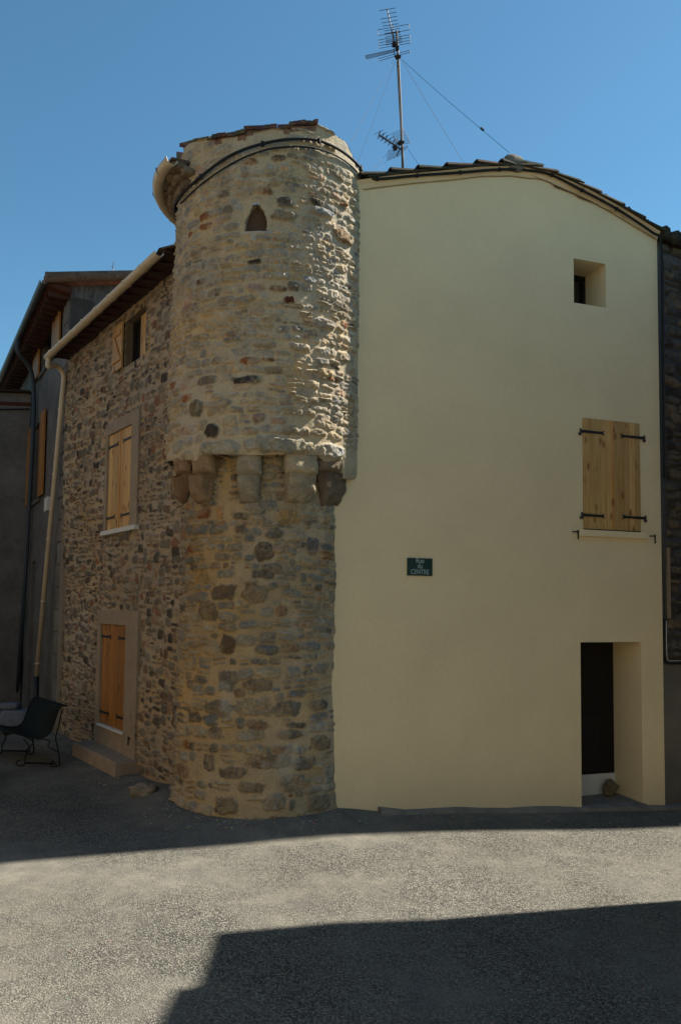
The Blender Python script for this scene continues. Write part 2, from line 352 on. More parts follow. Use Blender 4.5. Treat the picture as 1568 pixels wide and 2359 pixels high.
# ------------------------------------------------------------------ stone turret
def drum_c(z):
    k = np.clip((z - 4.0) / 3.7, 0, 1); return -.955 + .05 * k, 9.85 + 0 * k, 1.252 - .052 * k
def shaft_c(z):
    k = np.clip(z / 3.6, 0, 1); return -.945 + .035 * k, 9.85 + 0 * k, 1.058 - .036 * k + .05 * np.exp(-np.clip(z, 0, 9) / .15)
def on_drum(phi, z, r=0.0):
    cx_, cy_, rr = drum_c(z); return Vector((cx_ + (rr + r) * math.sin(R(phi)), cy_ - (rr + r) * math.cos(R(phi)), z))
def cyl_uv(px, py, which):                      # pixel -> (arc length, height) on the round wall
    d = ray(px, py); z = 5 if which == 'd' else 2
    for _ in range(8):
        cx_, cy_, rr = (drum_c if which == 'd' else shaft_c)(z)
        ox, oy = EYE.x - cx_, EYE.y - cy_; a = d.x ** 2 + d.y ** 2; b = ox * d.x + oy * d.y; c_ = ox * ox + oy * oy - rr * rr
        t = (-b - math.sqrt(max(b * b - a * c_, 0))) / a; z = EYE.z + d.z * t
    p = EYE + d * t
    return math.atan2(p.x - cx_, -(p.y - cy_)) * (1.25 if which == 'd' else 1.08), z
def dz(px, py, which='d'):                      # pixel -> (angle in degrees, height)
    u_, v_ = cyl_uv(px, py, which); return math.degrees(u_ / (1.25 if which == 'd' else 1.08)), v_
turret = thing('stone_turret', 'round rubble stone corner turret swelling out on corbels, beside the cream gable wall', 'turret', (-1.0, 9.78, 0))
BUFF, GREYS, RUST, DARK, PINK, BLUE = (.38, .295, .19), (.31, .265, .20), (.22, .085, .035), (.06, .045, .035), (.33, .22, .155), (.23, .21, .18)
PAL_D = [(5, BUFF), (6, GREYS), (.35, RUST), (.3, DARK), (1.2, PINK), (1.2, BLUE), (1.5, (.22, .18, .125)), (3, (.38, .33, .25))]
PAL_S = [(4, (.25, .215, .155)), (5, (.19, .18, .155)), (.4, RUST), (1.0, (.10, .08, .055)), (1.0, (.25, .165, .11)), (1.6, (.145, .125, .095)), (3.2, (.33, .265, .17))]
# drum
_t = [dz(*p) for p in ((412, 372), (424, 356), (426, 336), (497, 320), (565, 308), (667, 296), (724, 290), (729, 284), (760, 302), (797, 328), (820, 380))]
zt_phi = [-180, -75] + [t[0] for t in _t] + [80, 180]; zt_z = [_t[0][1] - .12, _t[0][1] - .06] + [t[1] for t in _t] + [_t[-1][1] - .05] * 2
_b = [dz(*p) for p in ((382, 1062), (450, 1060), (458, 1048), (556, 1046), (572, 1048), (735, 1048), (748, 1062), (788, 1064), (794, 1102), (830, 1104))]
zb_phi = [-180] + [t[0] for t in _b] + [100]; zb_z = [_b[0][1]] + [t[1] for t in _b] + [_b[-1][1]]
print('TOP', [(round(a), round(b, 2)) for a, b in _t]); print('BOT', [(round(a), round(b, 2)) for a, b in _b])
U = np.arange(R(-140) * 1.25, R(88) * 1.25, .0105); Z0D = min(zb_z) - .01; V = np.arange(Z0D, max(zt_z) + .03, .0105)
ZR = dz(606, 352)[1]
ds = rubble(U[0], U[-1], dz(640, 1008)[1], ZR, lambda v: .108 - .008 * (v - 4), (.9, 2.6), .008, PAL_D, 3, prot=(.007, .026), skip=.06, split=.25)
ds += rubble(U[0], U[-1], ZR + .05, max(zt_z), lambda v: .10, (1.5, 4), .016, [(1, BUFF), (1, GREYS), (.4, PINK)], 8, prot=(.006, .02), skip=.45)
feat_d = [(655, 465, 22, 12, (.10, .085, .07), .02), (655, 497, 28, 13, (.05, .035, .028), .03), (607, 438, 22, 9, (.19, .09, .045), .02), (565, 442, 26, 9, (.30, .24, .18), .02), (642, 363, 14, 8, (.10, .07, .045), .02),
          (793, 547, 20, 16, (.20, .13, .07), .03), (640, 663, 18, 6, (.09, .035, .022), .02), (668, 690, 14, 8, (.08, .03, .02), .03), (462, 650, 14, 8, (.14, .06, .03), .02),
          (570, 874, 36, 9, (.05, .045, .04), .02), (453, 942, 19, 21, (.14, .115, .07), .03), (490, 992, 17, 16, (.07, .06, .045), .03), (430, 916, 14, 9, (.26, .09, .04), .02), (399, 888, 10, 10, (.24, .10, .04), .02),
          (388, 964, 7, 11, (.04, .035, .03), .01), (515, 928, 20, 11, GREYS, .03), (640, 968, 16, 8, (.22, .08, .04), .02), (745, 745, 25, 12, (.30, .28, .25), .04), (740, 490, 26, 10, (.30, .29, .27), .04), (690, 800, 22, 9, GREYS, .04),
          (505, 1032, 52, 17, (.30, .27, .20), .035), (640, 1025, 78, 18, (.31, .28, .21), .04), (410, 1030, 22, 14, (.28, .25, .19), .02), (765, 1040, 30, 18, (.33, .31, .26), .03), (430, 1052, 18, 12, (.28, .24, .17), .02)]
for k, (x, y, a, b_, c_, pr) in enumerate(feat_d):
    u_, v_ = cyl_uv(x, y, 'd'); s_ = 8.7 / FP / max(math.cos(u_ / 1.25 + .08), .35)
    a_, bb = a * s_, b_ * 8.7 / FP
    ds = [q for q in ds if not (abs(q[0] - u_) < a_ + q[2] * .7 and abs(q[1] - v_) < bb + q[3] * .7)]
    ds.append((u_, v_, a_, bb, 0, 3.0, pr, np.array(c_), .1, .2, .3))
# clear the plaster round the slit
su, sv = cyl_uv(590, 500, 'd')
ds = [q for q in ds if not (abs(q[0] - su) < .17 + q[2] * .5 and abs(q[1] - sv) < .20 + q[3] * .5)]
_s = cyl_uv(592, 535, 'd'); ds.append((_s[0], _s[1], .17, .026, 0, 4.0, .02, np.array((.44, .37, .29)), 0, .2, .3))
H, C = stone_field(U, V, ds, (.45, .365, .235), seed=2, smear=.55, warp=.016, rough=.006)
UU, VV = np.meshgrid(U, V, indexing='ij'); PH = UU / 1.25
# recessed plaster panel round the slit, opening left out of the mesh
H = H * (1 - .6 * sm(1.0, 1.15, PH)) * (1 - .9 * (1 - sm(.15, .19, np.abs(UU - su))) * (1 - sm(.18, .24, np.abs(VV - sv - .03))))
ztop = np.interp(np.degrees(PH), zt_phi, zt_z) + .012 * fbm(UU, VV * 0, 6, 3, 12)
zbot = np.interp(np.degrees(PH), zb_phi, zb_z)
Z = np.minimum(np.maximum(VV, zbot + .0003 * (VV - Z0D)), ztop + .0003 * (VV - V[-1]))
cx_, cy_, rr = drum_c(Z)
rad = rr + H - .5 * np.clip((.04 - (Z - zbot)), 0, 1) ** 1 + .008 * fbm(UU, VV, 1.3, 3, 30)
P = np.stack([cx_ + rad * np.sin(PH), cy_ - rad * np.cos(PH), Z], -1)
def ring(r, z_):
    q = np.stack([cx_[:, 0] + r * np.sin(PH[:, 0]), cy_[:, 0] - r * np.cos(PH[:, 0]), z_], -1); return q[:, None, :]
P = np.concatenate([ring(.8, zbot[:, 0] + .02), P, ring(1.0, ztop[:, -1] - .01), ring(.02, ztop[:, -1] + .02)], 1)
C = np.concatenate([C[:, :1] * .8, C, C[:, -1:], C[:, -1:]], 1)
uc, vc = U[:-1] + .005, np.concatenate([[0], V[:-1] + .005, [9, 9]])
UC, VC = np.meshgrid(uc, vc, indexing='ij')
wv = (VC - (sv - .16)) / .32                    # ogee-shaped slit: wide foot, pointed head
halfw = np.interp(wv, [0, .35, .62, .8, 1.0], [.128, .122, .10, .068, .03])
halfw = halfw * (1 + .22 * fbm(UC, VC, 14, 3, 5)); keep = ~((np.abs(UC - su + .010 * np.sin(wv * 7)) < halfw) & (wv > 0) & (wv < 1))
grid_obj('drum', P, C, M_STONE, turret, keep)
a_, b_ = R(math.degrees(su / 1.25)), sv
slit = MB()
pa = math.degrees(su / 1.25)

q = [on_drum(pa + a, sv + b2, -.075 + .02 * random.random()) for b2 in (-.19, -.07, .06, .19) for a in (-8, -3, 3, 8)]
slit.add(q, [(i * 4 + j, i * 4 + j + 1, i * 4 + j + 5, i * 4 + j + 4) for i in range(3) for j in range(3)], (.10, .062, .042))
slit.build('slit_infill', M_STONE, turret)
rv = MB()
out = [(-.128, 0), (.128, 0), (.122, .35), (.10, .62), (.068, .8), (0, 1.0), (-.068, .8), (-.10, .62), (-.122, .35)]
q = []
for dd in (.005, -.10):
    for (x, k) in out: q.append(on_drum(math.degrees((su + x * 1.05) / 1.25), sv - .165 + .33 * k, dd))
n_ = len(out)
rv.add(q, [(i, (i + 1) % n_, n_ + (i + 1) % n_, n_ + i) for i in range(n_)], (.34, .28, .18)); rv.build('slit_reveal', M_STONE, turret)
# shaft
U = np.arange(R(-130) * 1.08, R(85) * 1.08, .0115); V = np.arange(-.35, 4.15, .0115)
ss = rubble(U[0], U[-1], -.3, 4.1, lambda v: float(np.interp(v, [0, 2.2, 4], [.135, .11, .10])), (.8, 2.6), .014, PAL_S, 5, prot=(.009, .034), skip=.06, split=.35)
feat_s = [(607, 1270, 23, 22, (.05, .035, .025), .02), (553, 1219, 12, 10, (.14, .09, .06), .02), (515, 1365, 32, 19, (.085, .06, .04), .03), (588, 1368, 33, 21, (.11, .085, .06), .03), (528, 1485, 20, 23, (.05, .028, .018), .03), (648, 1408, 14, 11, (.16, .06, .03), .03),
          (467, 1330, 24, 15, (.30, .17, .06), .02), (665, 1190, 28, 17, (.34, .22, .09), .02), (505, 1180, 10, 16, (.36, .17, .06), .02), (600, 1165, 42, 14, (.18, .18, .17), .03), (525, 1567, 26, 22, (.12, .105, .08), .03), (593, 1577, 34, 14, (.06, .055, .05), .03), (500, 1632, 38, 19, (.14, .12, .09), .03),
          (585, 1630, 46, 22, (.24, .20, .14), .03), (660, 1633, 36, 18, (.10, .10, .09), .03), (735, 1625, 22, 12, (.07, .07, .07), .03), (495, 1688, 22, 14, (.09, .085, .07), .02), (670, 1692, 32, 10, (.09, .09, .085), .02), (480, 1757, 16, 20, (.08, .07, .06), .03), (620, 1755, 52, 16, (.13, .10, .07), .02), (740, 1712, 20, 18, (.07, .06, .05), .02),
          (535, 1780, 34, 14, (.07, .06, .05), .02), (700, 1760, 22, 16, (.09, .08, .07), .03), (580, 1815, 32, 12, (.07, .065, .055), .02), (680, 1805, 34, 17, (.20, .175, .13), .03), (520, 1855, 30, 20, (.08, .072, .06), .03), (630, 1850, 26, 20, (.19, .17, .14), .03), (735, 1850, 26, 17, (.08, .075, .06), .03), (380 + 60, 1545 + 30, 10, 12, (.10, .08, .06), .02), (720, 1258, 14, 20, (.09, .085, .09), .02), (480, 1405, 26, 22, (.10, .07, .045), .02)]
for (x, y, a, b2, c_, pr) in feat_s:
    u_, v_ = cyl_uv(x, y, 's'); s_ = 8.8 / FP / max(math.cos(u_ / 1.08 + .08), .35); a2, bb = a * s_, b2 * 8.8 / FP
    ss = [q for q in ss if not (abs(q[0] - u_) < a2 + q[2] * .6 and abs(q[1] - v_) < bb + q[3] * .6)]
    ss.append((u_, v_, a2, bb, 0, 2.8, pr * .7, np.array(c_) * .78 + .22 * np.array((.34, .25, .15)), .1, .2, .3))
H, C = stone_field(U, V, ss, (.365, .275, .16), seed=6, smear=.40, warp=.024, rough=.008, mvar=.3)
UU, VV = np.meshgrid(U, V, indexing='ij'); PH = UU / 1.08
H = H * (1 - .8 * sm(.75, .98, PH))
lim = sm(.25, .5, fbm(UU, VV, 2.6, 4, 90)) * (1 - sm(2.0, 2.6, VV)) * .45; C = C * (1 - lim[..., None]) + lim[..., None] * np.array([.40, .38, .33])
cx_, cy_, rr = shaft_c(VV); rad = rr + H + .03 * fbm(UU, VV, 1.1, 3, 31)
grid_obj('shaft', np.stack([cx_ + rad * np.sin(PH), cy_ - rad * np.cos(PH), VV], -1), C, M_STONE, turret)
# corbels
def blob(mb, c, ax, ay, az, e, seed, c_, amp=.10, n=18, m=12):
    vv = []; f = []
    pw = lambda x, e_: math.copysign(abs(x) ** e_, x)
    for j in range(m + 1):
        th = -math.pi / 2 + math.pi * j / m
        for i in range(n):
            a = 2 * math.pi * i / n
            x, y, z = pw(math.cos(th), e) * pw(math.cos(a), e), pw(math.cos(th), e) * pw(math.sin(a), e), pw(math.sin(th), e)
            k = 1 + amp * float(fbm(np.array([x * 1.1 + y * .9 + 5]), np.array([z * 1.2 + y * .5 + 3]), 1.7, 4, seed)[0])
            vv.append(c + (ax * x + ay * y + az * z) * k)
    for j in range(m):
        for i in range(n): f.append((j * n + i, j * n + (i + 1) % n, (j + 1) * n + (i + 1) % n, (j + 1) * n + i))
    mb.add(vv, f, c_)
def cyl_r(px, py, rad):
    d = ray(px, py); ox, oy = EYE.x + .95, EYE.y - 9.85; a = d.x ** 2 + d.y ** 2; b = ox * d.x + oy * d.y; c_ = ox * ox + oy * oy - rad * rad
    t = (-b - math.sqrt(max(b * b - a * c_, 0))) / a; p = EYE + d * t; return math.degrees(math.atan2(p.x + .95, -(p.y - 9.85))), p.z
CORB = [((406, 1080), (416, 1122), 22, (.27, .18, .11)), ((458, 1078), (463, 1122), 27, (.28, .19, .11)), ((570, 1073), (573, 1122), 30, (.30, .255, .18)), ((702, 1070), (690, 1127), 35, (.36, .295, .195)), ((776, 1082), (762, 1138), 27, (.19, .145, .10))]
for k, (pu, pl, hw, c_) in enumerate(CORB):
    au, zu = cyl_r(pu[0], 1048, 1.24); al, zl = cyl_r(pl[0], 1158 if k < 4 else 1172, 1.06); w_ = hw * 8.75 / FP / max(math.cos(R(au + 5)), .62); Hh = zu + .03 - zl
    prof = [(-.10, 0), (.10, .0), (.20, .0), (.225, -.02), (.235, -.08), (.232, -.15), (.222, -.19), (.20, -.215), (.180, -.222)] + [(.185 * math.cos(a) ** .8 - .005, -.235 - (Hh - .235) * math.sin(a)) for a in np.linspace(0, 1.5, 9)] + [(-.10, -Hh)]
    prof = [(p[0] * (1 + .06 * math.sin(k * 2.3)), p[1]) for p in prof]
    pp = []
    for a, b in zip(prof[:-1], prof[1:]): pp += [(a[0] + (b[0] - a[0]) * q, a[1] + (b[1] - a[1]) * q) for q in (0, .33, .66)]
    pp.append(prof[-1]); NW_ = 22; mb = MB(); vv, cc_l, ff = [], [], []
    for j_ in range(NW_ + 1):
        x = -1 + 2 * j_ / NW_
        for (pr_, pz_) in pp:
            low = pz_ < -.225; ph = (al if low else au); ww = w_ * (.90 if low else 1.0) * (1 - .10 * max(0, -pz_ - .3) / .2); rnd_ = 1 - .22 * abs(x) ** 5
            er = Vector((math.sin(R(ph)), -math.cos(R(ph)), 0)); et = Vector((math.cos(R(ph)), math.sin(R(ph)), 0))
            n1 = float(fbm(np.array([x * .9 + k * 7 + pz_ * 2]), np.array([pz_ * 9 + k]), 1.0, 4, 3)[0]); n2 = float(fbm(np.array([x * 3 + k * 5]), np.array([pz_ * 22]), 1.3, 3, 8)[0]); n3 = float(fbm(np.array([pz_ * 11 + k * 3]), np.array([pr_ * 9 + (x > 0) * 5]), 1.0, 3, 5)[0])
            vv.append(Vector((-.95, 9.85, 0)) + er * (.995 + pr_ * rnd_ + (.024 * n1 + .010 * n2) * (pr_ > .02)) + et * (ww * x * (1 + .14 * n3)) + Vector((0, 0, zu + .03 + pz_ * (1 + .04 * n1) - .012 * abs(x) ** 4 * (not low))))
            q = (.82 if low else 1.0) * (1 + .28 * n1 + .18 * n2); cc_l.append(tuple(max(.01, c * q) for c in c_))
    M_ = len(pp)
    for j_ in range(NW_):
        for i_ in range(M_ - 1): ff.append((j_ * M_ + i_, j_ * M_ + i_ + 1, (j_ + 1) * M_ + i_ + 1, (j_ + 1) * M_ + i_))
    ff += [tuple(range(M_)), tuple(NW_ * M_ + i_ for i_ in range(M_))[::-1]]
    mb.add(vv, ff); mb.c = cc_l
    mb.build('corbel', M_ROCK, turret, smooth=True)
# roof of the turret: stepped courses of clay tile over the wall head
rf = MB()
def _sl(x0, y0, x1, y1): a, b = dz(x0, y0), dz(x1, y1); return a[0], b[0], a[1], b[1]
for k, (a0, a1, z0, z1) in enumerate((_sl(383, 366, 415, 349), _sl(422, 330, 500, 314), _sl(495, 314, 568, 302), _sl(564, 293, 668, 288), _sl(665, 283, 728, 280))):
    c_ = [(.085, .07, .05), (.10, .075, .05), (.075, .06, .045), (.09, .065, .045), (.10, .06, .04)][k]
    A_0, A_1 = on_drum(a0, z0, .05), on_drum(a1, z1, .05); I0, I1 = on_drum(a0, z0 + .02, -.9), on_drum(a1, z1 + .02, -.9); ns_ = 7
    for i in range(ns_):
        f0, f1 = i / ns_, (i + 1) / ns_; th_ = .046; jz, jr = random.uniform(-.005, .005), random.uniform(-.012, .012); er = (A_0 - I0).normalized() * jr
        q = [A_0.lerp(A_1, f0) + er, A_0.lerp(A_1, f1) + er, I0.lerp(I1, f1), I0.lerp(I1, f0)]; jv = Vector((0, 0, jz))
        rf.hexa([p - Vector((0, 0, th_)) + jv for p in q], [p + jv for p in q], tuple(x * random.uniform(.7, 1.4) for x in c_))
    if k: # pale tile ends and mortar bedding just under each course
        q = [A_0.lerp(A_1, .05) - (A_0 - I0).normalized() * .035, A_0.lerp(A_1, .95) - (A_0 - I0).normalized() * .035]; q += [q[1] - (A_1 - I1).normalized() * .3, q[0] - (A_0 - I0).normalized() * .3]
        rf.hexa([p - Vector((0, 0, .105)) for p in q], [p - Vector((0, 0, th_ + .001)) for p in q], (.22, .13, .09))
rf.build('roof', M_TILE, turret)
# genoise stones tucked under the curved gutter
gs = MB(); rg_ = random.Random(5)
for lv in range(3):
    ph = -122 + 3 * lv
    while ph < -52:
        wd_ = rg_.uniform(6, 10); er = Vector((math.sin(R(ph + wd_ / 2)), -math.cos(R(ph + wd_ / 2)), 0)); et = Vector((er.y, -er.x, 0)); q = rg_.uniform(.7, 1.1)
        blob(gs, on_drum(ph + wd_ / 2, dz(420, 440)[1] - .02 + .085 * lv + rg_.uniform(-.01, .01), -.02 + .075 * lv), et * (R(wd_) * .66), er * .10, Vector((0, 0, .052)), .55, int(ph) + 300 + 30 * lv, (.19 * q, .14 * q, .09 * q), .35, 12, 8); ph += wd_
gs.build('cornice', M_ROCK, turret, smooth=True)
ph_ = -51; ZGU = 7.4
for _ in range(20):                              # height of the curved gutter from its upper end
    h_ = hit(392, 366, on_drum(ph_, ZGU, .27), Vector((0, 1, 0))); ZGU = h_.z
print('ZGU', ZGU)
ge = MB()
for a in range(-128, -52, 4):
    c_ = tuple(x * random.uniform(.7, 1.3) for x in (.11, .075, .05)); zj = random.uniform(0, .012)
    ge.hexa([on_drum(a, ZGU + .02 + zj, .25), on_drum(a + 4, ZGU + .02 + zj, .25), on_drum(a + 4, ZGU + .10, -.3), on_drum(a, ZGU + .10, -.3)], [on_drum(a, ZGU + .05 + zj, .25), on_drum(a + 4, ZGU + .05 + zj, .25), on_drum(a + 4, ZGU + .14, -.3), on_drum(a, ZGU + .14, -.3)], c_)
ge.build('eave_tiles', M_TILE, turret)
gt = MB(); gt.channel([on_drum(a, ZGU, .27) for a in np.linspace(-128, -50, 20)], .075)
for o_ in (on_drum(-46, 7.42, .17),): pass
gut = gt.build('gutter', M_PVC, turret, smooth=True)
for a in (-108, -84, -62):
    hk = MB(); hk.tube([on_drum(a, ZGU + .01, .27 + .08)] + [on_drum(a, ZGU + .01 - .076 * math.sin(t), .27 + .08 * math.cos(t)) for t in np.linspace(.3, 2.9, 9)] + [on_drum(a, ZGU + .02, .03)], .008, 6)
    hk.build('gutter_bracket', M_ZINC, gut)

# ------------------------------------------------------------------ corner house
house = thing('corner_house', 'corner house with smooth cream gable front, rubble stone side and clay tiled roof', 'house', FW.P(2.3, -.15))
def rect(W, x0, y0, x1, y1, d=0.0):
    a = W.tz(x0, y0, d); b = W.tz(x1, y1, d); return min(a[0], b[0]), max(a[0], b[0]), min(a[1], b[1]), max(a[1], b[1])
def quad(W, pts): # four pixel corners TL TR BR BL -> averaged rectangle
    q = [W.tz(*p) for p in pts]; ts = sorted(x[0] for x in q); zs = sorted(x[1] for x in q)
    return (ts[0] + ts[1]) / 2, (ts[2] + ts[3]) / 2, (zs[0] + zs[1]) / 2, (zs[2] + zs[3]) / 2
w_small = quad(FW, [(1320, 593), (1395, 608), (1395, 707), (1322, 697)])
w_main = quad(FW, [(1341, 962), (1473, 975), (1475, 1225), (1343, 1220)])
w_door = quad(FW, [(1338, 1480), (1478, 1478), (1478, 1857), (1338, 1867)])
gab = [FW.tz(*p) for p in ((780, 441), (835, 434), (900, 424), (1000, 415), (1100, 404), (1180, 402), (1250, 412), (1340, 450), (1430, 500), (1522, 557))]
T_END = FW.tz(1522, 1200)[0]
print('GABLE', [(round(a, 2), round(b, 2)) for a, b in gab], 'rects', w_small, w_main, w_door, T_END)
def ztopF(t): return float(np.interp(t, [g[0] for g in gab], [g[1] for g in gab]))
def wall_with_openings(W, t0, t1, zb, zt, openings, name, m, parent, thick=.45, extra=()):
    mb = MB(); ts = sorted(set([t0, t1] + [o[0] for o in openings] + [o[1] for o in openings] + list(extra)))
    def q(a, b, c, d, z, c2=(1, 1, 1)): mb.add([a, b, c, d], [(0, 1, 2, 3)], c2)
    for a, b in zip(ts[:-1], ts[1:]):
        m_ = (a + b) / 2; zs = [zb]
        for o in sorted(openings, key=lambda o: o[2]):
            if o[0] < m_ < o[1]: zs += [o[2], o[3]]
        zs.append(None)
        for i in range(0, len(zs), 2):
            lo, hi = zs[i], zs[i + 1]
            if hi is None: mb.add([W.P(a, lo), W.P(b, lo), W.P(b, zt(b)), W.P(a, zt(a))], [(0, 1, 2, 3)])
            elif hi > lo: mb.add([W.P(a, lo), W.P(b, lo), W.P(b, hi), W.P(a, hi)], [(0, 1, 2, 3)])
    for (a, b, c, d, dep) in openings:
        for e, f in (((a, c), (b, c)), ((b, c), (b, d)), ((b, d), (a, d)), ((a, d), (a, c))):
            mb.add([W.P(e[0], e[1]), W.P(f[0], f[1]), W.P(f[0], f[1], -dep), W.P(e[0], e[1], -dep)], [(0, 1, 2, 3)])
    mb.add([W.P(t1, zb), W.P(t1, zb, -thick), W.P(t1, zt(t1), -thick), W.P(t1, zt(t1))], [(0, 1, 2, 3)])
    mb.add([W.P(t0, zb), W.P(t0, zb, -thick), W.P(t0, zt(t0), -thick), W.P(t0, zt(t0))], [(0, 1, 2, 3)])
    return mb.build(name, m, parent)
zgF = lambda t: g1(*FW.P(t, 0)[:2])
ops = [(*w_small, .50), (*w_main, .022), (w_door[0], w_door[1], zgF(w_door[0]) - .4, w_door[3], .58)]
# door floor is closed by the doorstep below
fac = wall_with_openings(FW, -.35, T_END, -.6, ztopF, ops, 'gable_wall', M_PLASTER, house, extra=[g[0] for g in gab if -.35 < g[0] < T_END])
# small window
def shutter(W, t0, t1, z0, z1, d, mat_, parent, n=5, batten=None, th=.03):
    mb = MB(); w_ = (t1 - t0) / n
    for i in range(n):
        c = random.uniform(.76, 1.10); cc = (c, c * random.uniform(.93, 1.0), c * random.uniform(.85, 1.0))
        mb.wbox(W, t0 + i * w_ + .0012, t0 + (i + 1) * w_ - .0012, z0, z1, d, d + th + random.uniform(-.0015, .0015), cc)
    mb.wbox(W, t0 + .002, t1 - .002, z0 + .002, z1 - .002, d + .001, d + th - .006, (.35, .3, .25))
    o = mb.build('shutter', mat_, parent, bevel=.003, seg=1)
    return o
def strap(W, t0, t1, z, d, parent, tilt=0):       # strap hinge: pin at t0, forked tip at t1
    s = 1 if t1 > t0 else -1; L = abs(t1 - t0); mb = MB(); h = .019
    f = lambda t, z_: W.P(t0 + s * t, z + z_ + tilt * t, d)
    poly = [(0, -h), (L * .86, -h * .85), (L, -h * 1.9), (L * .93, 0), (L, h * 1.9), (L * .86, h * .85), (0, h)]
    mb.prism([f(*p) for p in poly], W.n * .007)
    mb.tube([W.P(t0 - s * .008, z - .05, d + .006), W.P(t0 - s * .008, z + .035, d + .006)], .013, 8)
    mb.wbox(W, min(t0 - s * .03, t0), max(t0 - s * .03, t0), z - .055, z - .02, d - .02, d + .008)
    for k in (.2, .45, .7): mb.tube([f(L * k, 0) + W.n * .006, f(L * k, 0) + W.n * .011], .006, 6)
    return mb.build('strap_hinge', M_IRON, parent)
def stay(W, t, z, d, parent, s=1):                # shutter stay hook on the wall
    mb = MB(); mb.tube([W.P(t - .045 * s, z, d - .02), W.P(t - .045 * s, z, d + .03), W.P(t - .01 * s, z, d + .035), W.P(t + .012 * s, z, d + .035)], .009, 8)
    mb.prism([W.P(t + .002 * s, z + .02, d + .03), W.P(t + .026 * s, z + .02, d + .03), W.P(t + .020 * s, z - .05, d + .03), W.P(t + .026 * s, z - .09, d + .03), W.P(t + .008 * s, z - .10, d + .03), W.P(t + .010 * s, z - .05, d + .03)], W.n * .014)
    return mb.build('shutter_stay', M_IRON, parent)
def win_empty(name, loc, parent, label=None):
    o = bpy.data.objects.new(name, None); col.objects.link(o); o.parent = parent; po = Vector(parent['_o']); o.location = Vector(loc) - po; o['_o'] = tuple(loc); o.empty_display_size = .1
    if label: o['label'] = label
    return o
# each window is a mesh (its frame) that parents shutters, hinges, sill
a, b, c, d = w_small
fr = MB(); fr.wbox(FW, a, a + .05, c, d, -.50, -.45); fr.wbox(FW, b - .05, b, c, d, -.50, -.45); fr.wbox(FW, a + .05, b - .05, c, c + .05, -.50, -.45); fr.wbox(FW, a + .05, b - .05, d - .05, d, -.50, -.45)
wf = fr.build('window', M_DOOR, house); wf['label'] = 'small deep square window near the roof'
gl = MB(); gl.wbox(FW, a, b, c, d, -.52, -.49); gl.build('pane', M_GLASS, wf)
# main window
a, b, c, d = w_main; mid_ = (a + b) / 2
fr = MB(); fr.wbox(FW, a, b, c, d, -.05, -.0215); wm = fr.build('window', M_DARK, house); wm['label'] = 'closed pine shuttered window above the door'
shutter(FW, a + .004, mid_ - .003, c + .012, d - .004, -.018, M_WOOD, wm, 5); shutter(FW, mid_ + .003, b - .004, c + .012, d - .004, -.018, M_WOOD, wm, 5)
cb = MB(); cb.wbox(FW, mid_ - .016, mid_ + .016, c + .014, d - .006, .012, .022, (1.0, .80, .62)); cb.build('cover_strip', M_WOOD, wm, bevel=.003)
for (x0, y0, x1, y1) in ((1336, 993, 1390, 998), (1480, 1009, 1426, 1004), (1339, 1185, 1391, 1190), (1483, 1194, 1430, 1190)):
    p, q2 = FW.tz(x0, y0), FW.tz(x1, y1); strap(FW, p[0], q2[0], (p[1] + q2[1]) / 2, .016, wm)
sill = MB(); e0, e1 = FW.tz(1322, 1236), FW.tz(1492, 1247); zs = c - .005
sill.prism([FW.P(a - .09, zs, -.015), FW.P(a - .09, zs, .045), FW.P(a - .09, zs - .085, .045), FW.P(a - .09, zs - .10, -.015)], FW.u * (b - a + .17)); sill.build('sill', M_PLASTER, wm, bevel=.006)
for x, y, s_ in ((1325, 1225, 1), (1502, 1235, -1)):
    p = FW.tz(x, y); stay(FW, p[0], p[1], 0, wm, 1)
# door
a, b, c, d = w_door; zf = FW.tz(1338, 1862)[1]; fl = c + .02
dw = MB(); dw.wbox(FW, a - .1, b + .02, fl + .30, d + .1, -.66, -.585)
for k in range(4):
    dw.wbox(FW, a + .07 + .36 * (k % 2), a + .36 + .36 * (k % 2), fl + .45 + .8 * (k // 2), fl + 1.15 + .8 * (k // 2), -.585, -.575)
dr = dw.build('door', M_DOOR, house, bevel=.004); dr['label'] = 'dark wooden door deep in the cream wall'
tb = MB(); tb.wbox(FW, a - .1, b + .02, fl - .2, fl + .30, -.66, -.565); tb.build('threshold_board', M_WHITE, dr, bevel=.004)
dh = MB(); dh.tube([FW.P(a + .12, fl + 1.1, -.585), FW.P(a + .12, fl + 1.1, -.54), FW.P(a + .2, fl + 1.1, -.54)], .009, 8); dh.build('door_handle', M_IRON, dr)
st = MB(); st.prism([FW.P(a - .02, fl + .005, -.6), FW.P(b, fl + .03, -.6), FW.P(b + .03, fl + .01, .05), FW.P(b + .02, fl, .05), FW.P(a - .02, fl - .02, .05)], (0, 0, -.4)); st.build('doorstep', M_CONC, house, bevel=.012)
# plinth kerb along the gable foot
kb = MB()
for t in np.arange(.55, T_END + 1.6, .35):
    if t > T_END + .9: break
    z_ = zgF(t); z2 = zgF(t + .35); h = .055 + .012 * math.sin(t * 5); h2 = .055 + .012 * math.sin((t + .35) * 5); dd, dd2 = .09 + .02 * math.sin(t * 3.1), .09 + .02 * math.sin((t + .35) * 3.1)
    kb.hexa([FW.P(t, z_ - .1, -.05), FW.P(t + .35, z2 - .1, -.05), FW.P(t + .35, z2 - .1, dd2 + .02), FW.P(t, z_ - .1, dd + .02)],
            [FW.P(t, z_ + h, -.05), FW.P(t + .35, z2 + h2, -.05), FW.P(t + .35, z2 + h2 - .012, dd2), FW.P(t, z_ + h - .012, dd)])
kb.build('plinth', M_CONC, house)

